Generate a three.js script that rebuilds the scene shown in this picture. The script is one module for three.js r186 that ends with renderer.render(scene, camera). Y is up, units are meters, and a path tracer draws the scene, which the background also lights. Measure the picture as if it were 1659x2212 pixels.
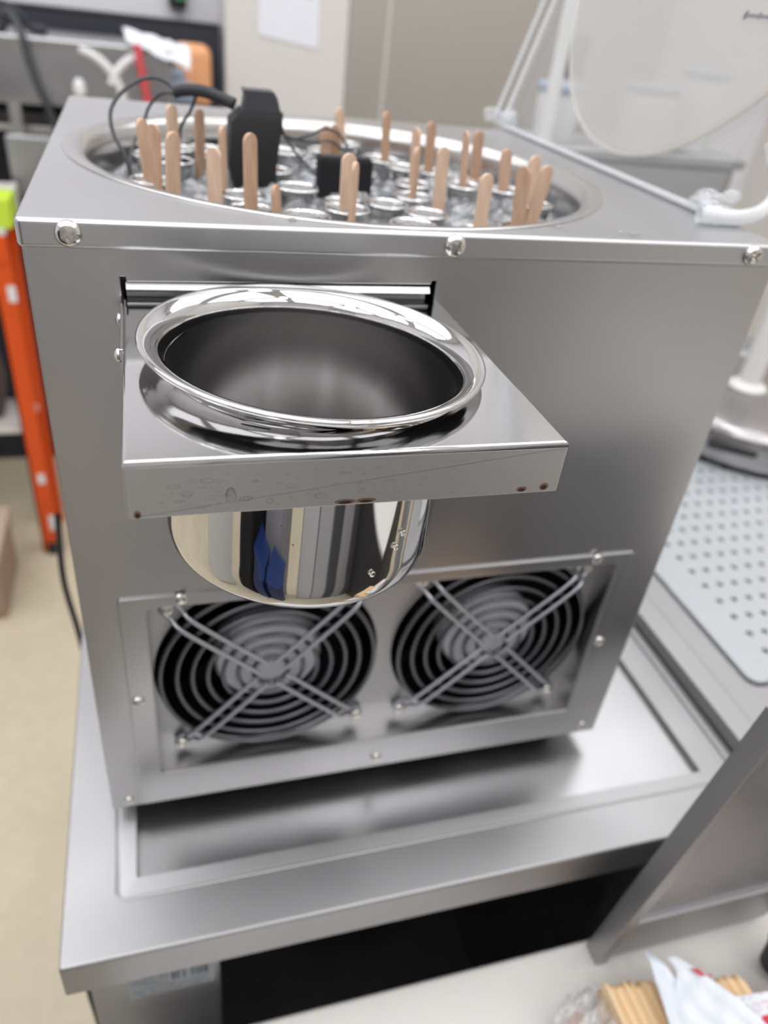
import * as THREE from 'three';
import { RoundedBoxGeometry } from 'three/addons/geometries/RoundedBoxGeometry.js';
import { mergeGeometries, toCreasedNormals } from 'three/addons/utils/BufferGeometryUtils.js';
import { RectAreaLightUniformsLib } from 'three/addons/lights/RectAreaLightUniformsLib.js';
import { Brush, Evaluator, SUBTRACTION } from 'three-bvh-csg';

// ---------------------------------------------------------------- camera, light, exposure
// All measures below are in machine widths (one unit U = 0.33 m), the origin at the machine's lower front left corner.
const U = 0.33, FLOOR = -2.4;
const scene = new THREE.Scene();
scene.background = new THREE.Color(0x000000);
const W3 = (x, y, z) => new THREE.Vector3(x * U, (y - FLOOR) * U, z * U);
const camera = new THREE.PerspectiveCamera(68.3145, 1659 / 2212, 0.02, 30);
camera.position.copy(W3(0.1316, 1.2778, 0.9056));
camera.up.set(0.06711, 0.82173, -0.56591);
camera.lookAt(camera.position.clone().add(new THREE.Vector3(0.27618, -0.56033, -0.78087)));
camera.focus = 0.24;
camera.userData.fStop = 8;
const renderer = new THREE.WebGLRenderer({ antialias: true });
renderer.toneMapping = THREE.LinearToneMapping;
renderer.toneMappingExposure = 0.6;
renderer.shadowMap.enabled = true;
RectAreaLightUniformsLib.init();
const CEILING = 5.2;
const LAMPS = [[-4.2, -3.2], [-0.3, -3.2], [3.8, -3.4], [-4.2, 1.0], [-0.3, 1.0], [3.8, 1.0], [-4.2, 5.2], [-0.3, 5.2], [3.8, 5.2]];
const LAMP_SIZE = [3.4, 3.4], LAMP_POWER = 2.6, LAMP_GLOW = 1.7;
const SPOTS = [[-2.25, -1.1], [1.75, -1.1], [-2.25, 3.1], [1.75, 3.1]], SPOT_POWER = 55, SPOT_GLOW = 12;

// ---------------------------------------------------------------- helpers
let seed = 7;
const rnd = () => { seed = (seed * 1664525 + 1013904223) >>> 0; return seed / 4294967296; };
const rr = (a, b) => a + (b - a) * rnd();
const used = {};
function numbered(n) { const k = used[n] = (used[n] ?? -1) + 1; return k ? n + '_' + String(k).padStart(3, '0') : n; }
const bases = new Map();
function thing(name, label, category, base, group) {
  const o = new THREE.Group(); o.name = numbered(name); scene.add(o);
  o.position.copy(W3(...base)); bases.set(o, base);
  o.userData = { label, category }; if (group) o.userData.group = group;
  return o;
}
function boxUV(g) {
  const p = g.attributes.position, n = g.attributes.normal, uv = new Float32Array(p.count * 2);
  for (let i = 0; i < p.count; i++) {
    const a = Math.abs(n.getX(i)), b = Math.abs(n.getY(i)), c = Math.abs(n.getZ(i));
    if (c >= a && c >= b) { uv[2 * i] = p.getX(i); uv[2 * i + 1] = p.getY(i); }
    else if (b >= a) { uv[2 * i] = p.getX(i); uv[2 * i + 1] = p.getZ(i); }
    else { uv[2 * i] = p.getZ(i); uv[2 * i + 1] = p.getY(i); }
  }
  g.setAttribute('uv', new THREE.BufferAttribute(uv, 2)); return g;
}
const parentBase = o => { while (o && !bases.has(o)) o = o.parent; return o ? bases.get(o) : [0, 0, 0]; };
// a part: geometry given in absolute machine-width coordinates, moved into the axes of its thing
function part(parent, name, geo, mat, label, keepUV) {
  const b = parentBase(parent); let g = Array.isArray(geo) ? mergeGeometries(geo.map(q => { q = q.index ? q.toNonIndexed() : q; for (const k of Object.keys(q.attributes)) if (!['position', 'normal', 'uv'].includes(k)) q.deleteAttribute(k); if (!q.attributes.uv) q.setAttribute('uv', new THREE.BufferAttribute(new Float32Array(q.attributes.position.count * 2), 2)); return q; })) : geo;
  g.translate(-b[0], -b[1], -b[2]); g.scale(U, U, U);
  if (!keepUV) boxUV(g);
  const m = new THREE.Mesh(g, mat); m.name = name; m.castShadow = m.receiveShadow = true;
  parent.add(m); if (label) m.userData.label = label; return m;
}
function single(name, label, category, base, geo, mat, group, keepUV) {   // a thing of one mesh
  const b = base; let g = geo; g.translate(-b[0], -b[1], -b[2]); g.scale(U, U, U); if (!keepUV) boxUV(g);
  const m = new THREE.Mesh(g, mat); m.name = numbered(name); m.position.copy(W3(...b)); m.castShadow = m.receiveShadow = true;
  m.userData = { label, category }; if (group) m.userData.group = group; scene.add(m); bases.set(m, b); return m;
}
function structure(name, geo, mat) {
  geo.scale(U, U, U); geo.translate(0, -FLOOR * U, 0); boxUV(geo);
  const m = new THREE.Mesh(geo, mat); m.name = name; m.userData.kind = 'structure'; m.castShadow = m.receiveShadow = true; scene.add(m); return m;
}
const box = (x0, x1, y0, y1, z0, z1) => new THREE.BoxGeometry(x1 - x0, y1 - y0, z1 - z0).translate((x0 + x1) / 2, (y0 + y1) / 2, (z0 + z1) / 2);
const rbox = (x0, x1, y0, y1, z0, z1, r = 0.006, s = 3) => new RoundedBoxGeometry(x1 - x0, y1 - y0, z1 - z0, s, Math.min(r, (x1 - x0) / 2.02, (y1 - y0) / 2.02, (z1 - z0) / 2.02)).translate((x0 + x1) / 2, (y0 + y1) / 2, (z0 + z1) / 2);
const lathe = (pts, x, y, z, seg = 96) => new THREE.LatheGeometry(pts.map(p => new THREE.Vector2(p[0], p[1])), seg).translate(x, y, z);
const smooth = (pts, n) => new THREE.CatmullRomCurve3(pts.map(p => new THREE.Vector3(p[0], p[1], p[2] ?? 0))).getPoints(n);
const tube = (pts, r, n = 60, s = 10) => new THREE.TubeGeometry(new THREE.CatmullRomCurve3(pts.map(p => new THREE.Vector3(...p))), n, r, s);
const cyl = (r0, r1, h, x, y, z, s = 32) => new THREE.CylinderGeometry(r1, r0, h, s).translate(x, y + h / 2, z);
function rectShape(x0, x1, y0, y1, r = 0) {
  const s = new THREE.Shape();
  if (!r) { s.moveTo(x0, y0); s.lineTo(x1, y0); s.lineTo(x1, y1); s.lineTo(x0, y1); s.closePath(); return s; }
  s.moveTo(x0 + r, y0); s.lineTo(x1 - r, y0); s.absarc(x1 - r, y0 + r, r, -Math.PI / 2, 0); s.lineTo(x1, y1 - r); s.absarc(x1 - r, y1 - r, r, 0, Math.PI / 2);
  s.lineTo(x0 + r, y1); s.absarc(x0 + r, y1 - r, r, Math.PI / 2, Math.PI); s.lineTo(x0, y0 + r); s.absarc(x0 + r, y0 + r, r, Math.PI, 1.5 * Math.PI); return s;
}
const circlePath = (x, y, r) => { const p = new THREE.Path(); p.absarc(x, y, r, 0, 2 * Math.PI, true); return p; };
const extrude = (s, depth, bevel = 0, seg = 3, curve = 48) => new THREE.ExtrudeGeometry(s, { depth: depth - 2 * bevel, bevelEnabled: bevel > 0, bevelSize: bevel, bevelOffset: -bevel, bevelThickness: bevel, bevelSegments: seg, curveSegments: curve }).translate(0, 0, bevel);
const layFlat = g => g.rotateX(-Math.PI / 2);      // shape x,y becomes x,-z; depth becomes +y
// seeded value noise for the textures
function noiseGrid(n, seedN) { let s = seedN; const a = new Float32Array(n * n); for (let i = 0; i < n * n; i++) { s = (s * 1664525 + 1013904223) >>> 0; a[i] = s / 4294967296; } return a; }
function makeNoise(size, layers, seedN) {            // layers: [cells across x, cells across y, weight]
  const out = new Float32Array(size * size);
  layers.forEach(([cx, cy, w], k) => {
    const g = noiseGrid(512, seedN + k * 977);
    for (let y = 0; y < size; y++) for (let x = 0; x < size; x++) {
      const fx = x / size * cx, fy = y / size * cy, ix = Math.floor(fx), iy = Math.floor(fy), tx = fx - ix, ty = fy - iy;
      const ux = tx * tx * (3 - 2 * tx), uy = ty * ty * (3 - 2 * ty), at = (a, b) => g[((b % cy) % 512) * 512 + ((a % cx) % 512)];
      out[y * size + x] += w * ((at(ix, iy) * (1 - ux) + at(ix + 1, iy) * ux) * (1 - uy) + (at(ix, iy + 1) * (1 - ux) + at(ix + 1, iy + 1) * ux) * uy);
    }
  });
  return out;
}
function texture(size, field, map, metres, srgb) {
  const d = new Uint8Array(size * size * 4);
  for (let i = 0; i < size * size; i++) { const c = map(field[i], i); d[4 * i] = c[0]; d[4 * i + 1] = c[1]; d[4 * i + 2] = c[2]; d[4 * i + 3] = 255; }
  const t = new THREE.DataTexture(d, size, size); t.wrapS = t.wrapT = THREE.RepeatWrapping; t.magFilter = THREE.LinearFilter; t.minFilter = THREE.LinearFilter;
  if (srgb) t.colorSpace = THREE.SRGBColorSpace; t.repeat.set(1 / metres, 1 / metres); t.needsUpdate = true; return t;
}
const grey = v => { const k = Math.max(0, Math.min(255, Math.round(v * 255))); return [k, k, k]; };

// ---------------------------------------------------------------- materials
const nBrush = makeNoise(512, [[6, 256, 0.5], [16, 500, 0.3], [3, 3, 0.2]], 11);
const nSmudge = makeNoise(512, [[4, 4, 0.6], [9, 9, 0.4]], 23);
const nFine = makeNoise(512, [[12, 12, 0.3], [60, 60, 0.35], [220, 220, 0.35]], 37);
const tBrush = texture(512, nBrush, grey, 0.12);
const tSmudge = texture(512, nSmudge, v => grey(0.78 + 0.3 * (v - 0.5)), 0.3);
const tFine = texture(512, nFine, grey, 0.1);
const std = (o) => new THREE.MeshStandardMaterial(o);
const phy = (o) => new THREE.MeshPhysicalMaterial(o);
const lin = (r, g, b) => new THREE.Color().setRGB(r, g, b);
const M = {
  panelSteel: std({ color: lin(0.5, 0.492, 0.493), metalness: 1, roughness: 0.4, roughnessMap: tSmudge }),
  plateSteel: std({ color: lin(0.52, 0.515, 0.515), metalness: 1, roughness: 0.6, roughnessMap: tSmudge }),
  topSteel: std({ color: lin(0.53, 0.53, 0.535), metalness: 1, roughness: 0.42, roughnessMap: tSmudge }),
  shelfSteel: std({ color: lin(0.62, 0.615, 0.615), metalness: 1, roughness: 0.12, roughnessMap: tSmudge }),
  polished: std({ color: lin(0.66, 0.655, 0.65), metalness: 1, roughness: 0.045 }),
  potInside: std({ color: lin(0.47, 0.46, 0.455), metalness: 1, roughness: 0.28, roughnessMap: tSmudge }),
  tableSteel: std({ color: lin(0.42, 0.417, 0.422), metalness: 1, roughness: 0.62, roughnessMap: tSmudge }),
  screwSteel: std({ color: lin(0.66, 0.64, 0.6), metalness: 1, roughness: 0.16 }),
  wireSteel: std({ color: lin(0.55, 0.56, 0.6), metalness: 1, roughness: 0.28 }),
  darkWire: std({ color: lin(0.15, 0.155, 0.17), metalness: 0.9, roughness: 0.3 }),
  wornSteel: std({ color: lin(0.42, 0.417, 0.422), metalness: 1, roughness: 0.42, roughnessMap: tSmudge }),
  vatSteel: std({ color: lin(0.55, 0.54, 0.53), metalness: 1, roughness: 0.22 }),
  blackPlastic: std({ color: lin(0.008, 0.008, 0.01), roughness: 0.6 }),
  blackMatte: std({ color: lin(0.008, 0.008, 0.01), roughness: 0.9 }),
  fanBlack: phy({ color: lin(0.004, 0.004, 0.005), roughness: 0.8, specularIntensity: 0.25 }),
  blackRubber: std({ color: lin(0.02, 0.022, 0.024), roughness: 0.6 }),
  fanLabel: std({ color: lin(0.62, 0.63, 0.66), roughness: 0.4, bumpMap: tFine, bumpScale: 0.0004 }),
  whiteWall: std({ color: lin(0.76, 0.75, 0.78), roughness: 0.8, bumpMap: tFine, bumpScale: 0.0003 }),
  creamWall: std({ color: lin(0.68, 0.655, 0.62), roughness: 0.75, bumpMap: tFine, bumpScale: 0.0003 }),
  ceiling: std({ color: lin(0.84, 0.84, 0.84), roughness: 0.9 }),
  fridgeSteel: std({ color: lin(0.5, 0.47, 0.435), metalness: 0.85, roughness: 0.5 }),
  navy: std({ color: lin(0.022, 0.024, 0.036), roughness: 0.6 }),
  paper: std({ color: lin(0.8, 0.81, 0.85), roughness: 0.9 }),
  orange: std({ color: lin(0.72, 0.085, 0.008), roughness: 0.42 }),
  peach: std({ color: lin(0.8, 0.38, 0.18), roughness: 0.7 }),
  blueGrey: std({ color: lin(0.3, 0.36, 0.44), roughness: 0.6 }),
  white: std({ color: lin(0.78, 0.78, 0.77), roughness: 0.35 }),
  offWhite: std({ color: lin(0.66, 0.64, 0.6), roughness: 0.4, bumpMap: tFine, bumpScale: 0.0002 }),
  lime: std({ color: lin(0.55, 0.75, 0.05), roughness: 0.7 }),
  trayWhite: std({ color: lin(0.5, 0.53, 0.55), metalness: 0.3, roughness: 0.32 }),
  pipe: std({ color: lin(0.74, 0.73, 0.7), roughness: 0.25 }),
  clear: phy({ color: lin(0.96, 0.97, 0.975), transmission: 1, thickness: 0, roughness: 0.02, ior: 1.49 }),
  glue: phy({ color: lin(0.94, 0.95, 0.96), transmission: 0.85, thickness: 0, roughness: 0.06, ior: 1.49 }),
  clearEdge: phy({ color: lin(0.88, 0.89, 0.9), transmission: 0.55, thickness: 0, roughness: 0.12, ior: 1.49 }),
  clearBag: phy({ color: lin(0.95, 0.95, 0.96), transmission: 0.85, thickness: 0, roughness: 0.1, ior: 1.5, side: THREE.DoubleSide }),
  frosted: phy({ color: lin(0.82, 0.81, 0.79), transmission: 0.75, thickness: 0, roughness: 0.4, ior: 1.45 }),
  ice: phy({ color: lin(0.86, 0.87, 0.89), transmission: 0.2, thickness: 0, roughness: 0.22, ior: 1.31, bumpMap: tFine, bumpScale: 0.001, clearcoat: 1, clearcoatRoughness: 0.05 }),
  iceBits: phy({ color: lin(0.97, 0.98, 0.99), transmission: 0.88, thickness: 0, roughness: 0.02, ior: 1.6 }),
  brine: phy({ color: lin(0.2, 0.206, 0.212), roughness: 0.12, ior: 1.36, bumpMap: tFine, bumpScale: 0.003 }),
  droplet: phy({ color: lin(0.97, 0.98, 0.98), transmission: 1, thickness: 0.002, roughness: 0.0, ior: 1.33 }),
  cableGrey: std({ color: lin(0.045, 0.05, 0.055), roughness: 0.5 }),
  red: std({ color: lin(0.55, 0.06, 0.07), roughness: 0.6 }),
  green: std({ color: lin(0.06, 0.4, 0.12), roughness: 0.5 }),
};
const wood = (() => {
  const f = makeNoise(256, [[40, 3, 0.6], [90, 8, 0.4]], 91);
  const mk = (a, b) => std({ map: texture(256, f, v => [0, 1, 2].map(k => Math.round(a[k] + (b[k] - a[k]) * v)), 0.03, true), roughness: 0.75 });
  return [mk([184, 150, 126], [212, 182, 157]), mk([172, 137, 112], [200, 168, 141]), mk([196, 164, 140], [222, 195, 171])];
})();
const palewood = (() => {
  const f = makeNoise(256, [[50, 2, 0.6], [110, 6, 0.4]], 191);
  return [[[226, 188, 140], [246, 216, 174]], [[216, 172, 120], [240, 206, 158]], [[234, 204, 160], [250, 226, 190]]].map(([a, b]) => std({ map: texture(256, f, v => [0, 1, 2].map(k => Math.round(a[k] + (b[k] - a[k]) * v)), 0.03, true), roughness: 0.7 }));
})();
const floorMat = (() => {
  const f = makeNoise(512, [[3, 3, 0.4], [11, 11, 0.3], [60, 60, 0.3]], 71);
  return std({ map: texture(512, f, v => [Math.round(190 + 26 * v), Math.round(180 + 24 * v), Math.round(154 + 24 * v)], 0.9, true), roughness: 0.45 });
})();

// ---------------------------------------------------------------- room
structure('floor', box(-7.2, 6.2, FLOOR - 0.3, FLOOR, -6.2, 8.2), floorMat);
structure('ceiling', box(-7.2, 6.2, CEILING, CEILING + 0.3, -6.2, 8.2), M.ceiling);
structure('wall_back', box(-7.2, 6.2, FLOOR, CEILING, -6.2, -5.8), M.whiteWall);
structure('wall_front', box(-7.2, 6.2, FLOOR, CEILING, 7.8, 8.2), std({ color: lin(0.5, 0.49, 0.48), roughness: 0.8 }));
structure('wall_left', box(-7.2, -6.8, FLOOR, CEILING, -5.8, 7.8), M.whiteWall);
structure('wall_right', box(5.8, 6.2, FLOOR, CEILING, -5.8, 7.8), M.creamWall);
structure('wall_pillar', box(0.74, 1.6, FLOOR, CEILING, -5.8, -5.3), M.creamWall);

LAMPS.forEach(([x, z], i) => {
  const where = (z < -2 ? 'above the back of the room' : z < 3 ? 'above the machine' : 'behind the camera') + ', ' + (x < -1 ? 'left' : x < 2 ? 'middle' : 'right') + ' one';
  const t = thing('ceiling_light', 'flat white ceiling light panel ' + where, 'ceiling light', [x, CEILING - 0.06, z], 'ceiling light panels');
  const [w, d] = LAMP_SIZE;
  part(t, 'frame', extrudeFrame(x, z, w, d), M.white);
  const glow = std({ color: lin(0.8, 0.8, 0.8), emissive: lin(0.97, 0.98, 1), emissiveIntensity: LAMP_GLOW, roughness: 0.5 });
  part(t, 'diffuser', box(x - w / 2, x + w / 2, CEILING - 0.045, CEILING - 0.02, z - d / 2, z + d / 2), glow);
  const l = new THREE.RectAreaLight(0xf8f9ff, LAMP_POWER, w * U, d * U); l.position.copy(W3(x, CEILING - 0.055, z)); l.lookAt(l.position.x, 0, l.position.z + 1e-6);
  scene.add(l);
});
SPOTS.forEach(([x, z]) => {
  const t = thing('downlight', 'twin square downlight between the panels, ' + (z < 0 ? 'above the machine' : 'behind the camera') + ', ' + (x < 0 ? 'left one' : 'right one'), 'downlight', [x, CEILING - 0.05, z], 'twin downlights');
  const glow = std({ color: lin(0.8, 0.8, 0.8), emissive: lin(0.97, 0.98, 1), emissiveIntensity: SPOT_GLOW, roughness: 0.5 });
  part(t, 'housing', rbox(x - 0.26, x + 0.26, CEILING - 0.04, CEILING, z - 0.5, z + 0.5, 0.01), M.white);
  for (const o of [-0.23, 0.23]) {
    part(t, 'lamp_face', box(x - 0.16, x + 0.16, CEILING - 0.05, CEILING - 0.04, z + o - 0.16, z + o + 0.16), glow);
    const l = new THREE.RectAreaLight(0xf8f9ff, SPOT_POWER, 0.32 * U, 0.32 * U); l.position.copy(W3(x, CEILING - 0.055, z + o)); l.lookAt(l.position.x, 0, l.position.z + 1e-6); scene.add(l);
  }
});
function extrudeFrame(x, z, w, d) {
  const s = rectShape(x - w / 2 - 0.06, x + w / 2 + 0.06, -z - d / 2 - 0.06, -z + d / 2 + 0.06); s.holes.push(rectShape(x - w / 2, x + w / 2, -z - d / 2, -z + d / 2));
  return layFlat(extrude(s, 0.06)).translate(0, CEILING - 0.06, 0);
}

// ---------------------------------------------------------------- the machine
const H = 1.0465, LIP = 0.0319, DEEP = 0.95, VX = 0.455, VZ = -0.445;
const machine = thing('ice_pop_machine', 'square brushed steel ice pop machine with round freezing well and two fan grilles', 'machine', [0.5, 0, -DEEP / 2]);
const PANEL = [0.052, 0.938, 0.006, 0.503], REC = [0.087, 0.913, 0.084, 0.484], RD = 0.045;
{
  // front sheet with the slot for the shelf and the opening for the fans
  const s = rectShape(0, 1, 0, H - LIP + 0.01);
  const slot = new THREE.Path(); slot.moveTo(0.0985, 0.952); slot.lineTo(0.4835, 0.957); slot.lineTo(0.4835, 0.986); slot.lineTo(0.4775, 0.986); slot.lineTo(0.4765, 0.981); slot.lineTo(0.1045, 0.978); slot.lineTo(0.1035, 0.984); slot.lineTo(0.0985, 0.984); slot.closePath(); s.holes.push(slot);
  s.holes.push(rectShape(REC[0], REC[1], REC[2], REC[3], 0.012));
  part(machine, 'front_panel', extrude(s, 0.006, 0.0015, 2).translate(0, 0, -0.006), M.panelSteel);
  part(machine, 'side_panel', rbox(0, 0.006, 0, H - LIP + 0.01, -DEEP, -0.006, 0.002), M.panelSteel);
  part(machine, 'side_panel', rbox(0.994, 1, 0, H - LIP + 0.01, -DEEP, -0.006, 0.002), M.panelSteel);
  part(machine, 'back_panel', box(0.006, 0.994, 0, H - LIP + 0.01, -DEEP, -DEEP + 0.006), M.panelSteel);
  part(machine, 'bottom_panel', box(0.006, 0.994, 0.001, 0.007, -DEEP + 0.006, -0.006), M.panelSteel);
  part(machine, 'slot_lining', [box(0.08, 0.5, 0.93, 0.935, -0.06, -0.007), box(0.08, 0.5, 0.995, 1.0, -0.06, -0.007), box(0.08, 0.5, 0.935, 0.995, -0.06, -0.055)], M.panelSteel);
  // top cover with turned-down lip and the round opening
  const t = rectShape(-0.004, 1.004, -0.004, DEEP + 0.004, 0.008); t.holes.push(circlePath(VX, -VZ, 0.428));
  const cover = layFlat(extrude(t, LIP, 0.0055, 5, 96)).translate(0, H - LIP, 0);
  part(machine, 'top_cover', cover, M.topSteel);
  part(machine, 'freezing_well', lathe([[0, 0.7], [0.39, 0.7], [0.399, 0.72], [0.4, 1.0], [0.401, 1.024], [0.405, 1.036], [0.412, 1.043], [0.422, 1.0475], [0.434, 1.0495], [0.438, 1.0485], [0.4385, 1.0468]].map(p => [p[0], p[1]]), VX, 0, VZ, 160), M.vatSteel);
  part(machine, 'brine', new THREE.CylinderGeometry(0.3995, 0.3995, 0.02, 96).translate(VX, 0.972, VZ), M.brine, 'icy brine between the moulds');
  for (const [x, z] of [[0.09, -0.08], [0.91, -0.08], [0.09, -0.87], [0.91, -0.87]]) part(machine, 'foot', lathe([[0, -0.045], [0.035, -0.045], [0.04, -0.04], [0.036, 0.002], [0, 0.002]], x, 0, z, 32), M.blackRubber);
}
// pan head screws with a cross recess
const csg = new Evaluator(); csg.attributes = ['position', 'normal'];
function screwGeo(r, h, turn) {
  const pts = smooth([[r, 0], [r * 0.97, h * 0.45], [r * 0.75, h * 0.82], [r * 0.35, h * 0.98], [0.0001, h]], 12);
  const head = new THREE.LatheGeometry([new THREE.Vector2(0, -0.002), new THREE.Vector2(r, -0.002), ...pts.map(p => new THREE.Vector2(p.x, p.y))], 28);
  let a = new Brush(head.toNonIndexed()); a.updateMatrixWorld();
  for (const k of [0, 1]) { const b = new Brush(new THREE.BoxGeometry(k ? r * 1.15 : r * 0.26, h * 1.1, k ? r * 0.26 : r * 1.15).translate(0, h * 0.95, 0).toNonIndexed()); b.updateMatrixWorld(); a = csg.evaluate(a, b, SUBTRACTION); a.updateMatrixWorld(); }
  const g = a.geometry; const out = new THREE.BufferGeometry(); for (const k of ['position', 'normal']) out.setAttribute(k, g.attributes[k].clone()); if (g.index) out.setIndex(g.index.clone());
  return (out.index ? out.toNonIndexed() : out).rotateY(turn).rotateX(Math.PI / 2);
}
const screwAt = (parent, x, y, z, r = 0.0125, turn = 0.5, label) => part(parent, 'screw', screwGeo(r, r * 0.62, turn).translate(x, y, z), M.screwSteel, label);
for (const [x, turn] of [[0.0495, 0.5], [0.4995, 1.05], [0.9505, 0.75]]) screwAt(machine, x, H - LIP * 0.46, 0.004, 0.0142, turn);

// recessed fan panel
{
  const s = rectShape(PANEL[0], PANEL[1], PANEL[2], PANEL[3], 0.006); s.holes.push(rectShape(REC[0] + 0.003, REC[1] - 0.003, REC[2] + 0.003, REC[3] - 0.003, 0.01));
  const vent = part(machine, 'fan_panel', extrude(s, 0.0045, 0.0012, 2), M.panelSteel);
  const wl = [], a = REC[0] + 0.002, b = REC[1] - 0.002, c = REC[2] + 0.002, d = REC[3] - 0.002;
  wl.push(box(a, a + 0.003, c, d, -RD, 0), box(b - 0.003, b, c, d, -RD, 0), box(a, b, c, c + 0.003, -RD, 0), box(a, b, d - 0.003, d, -RD, 0));
  part(vent, 'recess_wall', wl, M.panelSteel);
  const bk = rectShape(a, b, c, d);
  const clipped = (cx, cy, r) => { const p = new THREE.Path(); const top = d - 0.006 - cy, bot = c + 0.006 - cy; const N = 96; for (let i = 0; i <= N; i++) { const t = -i / N * 2 * Math.PI; const px = r * Math.cos(t), py = Math.max(bot, Math.min(top, r * Math.sin(t))); i ? p.lineTo(cx + px, cy + py) : p.moveTo(cx + px, cy + py); } return p; };
  const FANS = [[0.289, 0.287], [0.7115, 0.287]];
  for (const [x, y] of FANS) bk.holes.push(clipped(x, y, 0.197));
  part(vent, 'recess_plate', extrude(bk, 0.004).translate(0, 0, -RD - 0.002), M.plateSteel);
  for (const [x, y, t] of [[0.1435, 0.4965, 0.2], [0.86, 0.4965, 0.9], [0.927, 0.285, 0.4], [0.066, 0.283, 0.7], [0.4975, 0.037, 0.3]]) screwAt(vent, x, y, 0.0045, 0.0105, t);
  for (const [x, y, t] of [[0.03, 0.02, 0.2], [0.965, 0.024, 0.9]]) screwAt(machine, x, y, 0.0, 0.009, t);
  // fans and their wire guards
  for (const [fx, fy] of FANS) {
    const fan = part(machine, 'fan', [lathe([[0.2, -0.27], [0.2, -0.052], [0.205, -0.052], [0.205, -0.27], [0, -0.27]], 0, 0, 0, 64).rotateX(Math.PI / 2).translate(fx, fy, 0)], M.fanBlack);
    const hub = part(fan, 'hub', lathe([[0, 0], [0.088, 0], [0.094, -0.005], [0.095, -0.06], [0, -0.06]], 0, 0, 0, 48).rotateX(Math.PI / 2).translate(fx, fy, -0.052), M.fanLabel, 'grey motor hub with a worn label');
    for (let k = 0; k < 7; k++) {
      const g = new THREE.BoxGeometry(0.1, 0.085, 0.004, 4, 3, 1).translate(0.142, 0, 0); const p = g.attributes.position;
      for (let i = 0; i < p.count; i++) { const y = p.getY(i); p.setZ(i, p.getZ(i) - y * 0.6 - 3 * y * y); } g.computeVertexNormals();
      part(fan, 'blade', g.rotateZ(k / 7 * 2 * Math.PI + 0.3).translate(fx, fy, -0.12), M.fanBlack);
    }
    const guard = part(machine, 'fan_guard', new THREE.TorusGeometry(0.187, 0.0042, 10, 96).translate(fx, fy, -0.026), M.darkWire, 'round wire guard of concentric rings and four double spokes');
    for (let k = 0; k < 6; k++) part(guard, 'ring', new THREE.TorusGeometry(0.16 - k * 0.0258, 0.0042, 10, 80).translate(fx, fy, -0.026), M.darkWire);
    for (let k = 0; k < 4; k++) {
      const ang = Math.PI / 4 + k * Math.PI / 2 + (fx < 0.5 ? 0.03 : -0.02), R = 0.23, ca = Math.cos(ang), sa = Math.sin(ang), w = 0.0125;
      const pt = (a, b, z) => [fx + ca * a - sa * b, fy + sa * a + ca * b, z];
      const wires = [w, -w].map(o => tube([pt(0.022, o, -0.018), pt(0.1, o, -0.017), pt(0.18, o, -0.018), pt(0.198, o, -0.021), pt(0.21, o, -0.033)], 0.0042, 24, 8));
      const ey = []; for (let i = 0; i <= 10; i++) { const t = Math.PI / 2 - i / 10 * Math.PI; ey.push(pt(0.213 + 0.014 + Math.cos(t) * w * 1.0, Math.sin(t) * w, -0.036)); }
      wires.push(tube([pt(0.21, w, -0.033), ...ey, pt(0.21, -w, -0.033)], 0.0042, 24, 8));
      const sp = part(guard, 'spoke', wires, M.wireSteel);
      part(sp, 'screw', screwGeo(0.0115, 0.007, k * 0.7).translate(...pt(R + 0.0005, 0, -0.032)), M.screwSteel);
    }
  }
}

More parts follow.
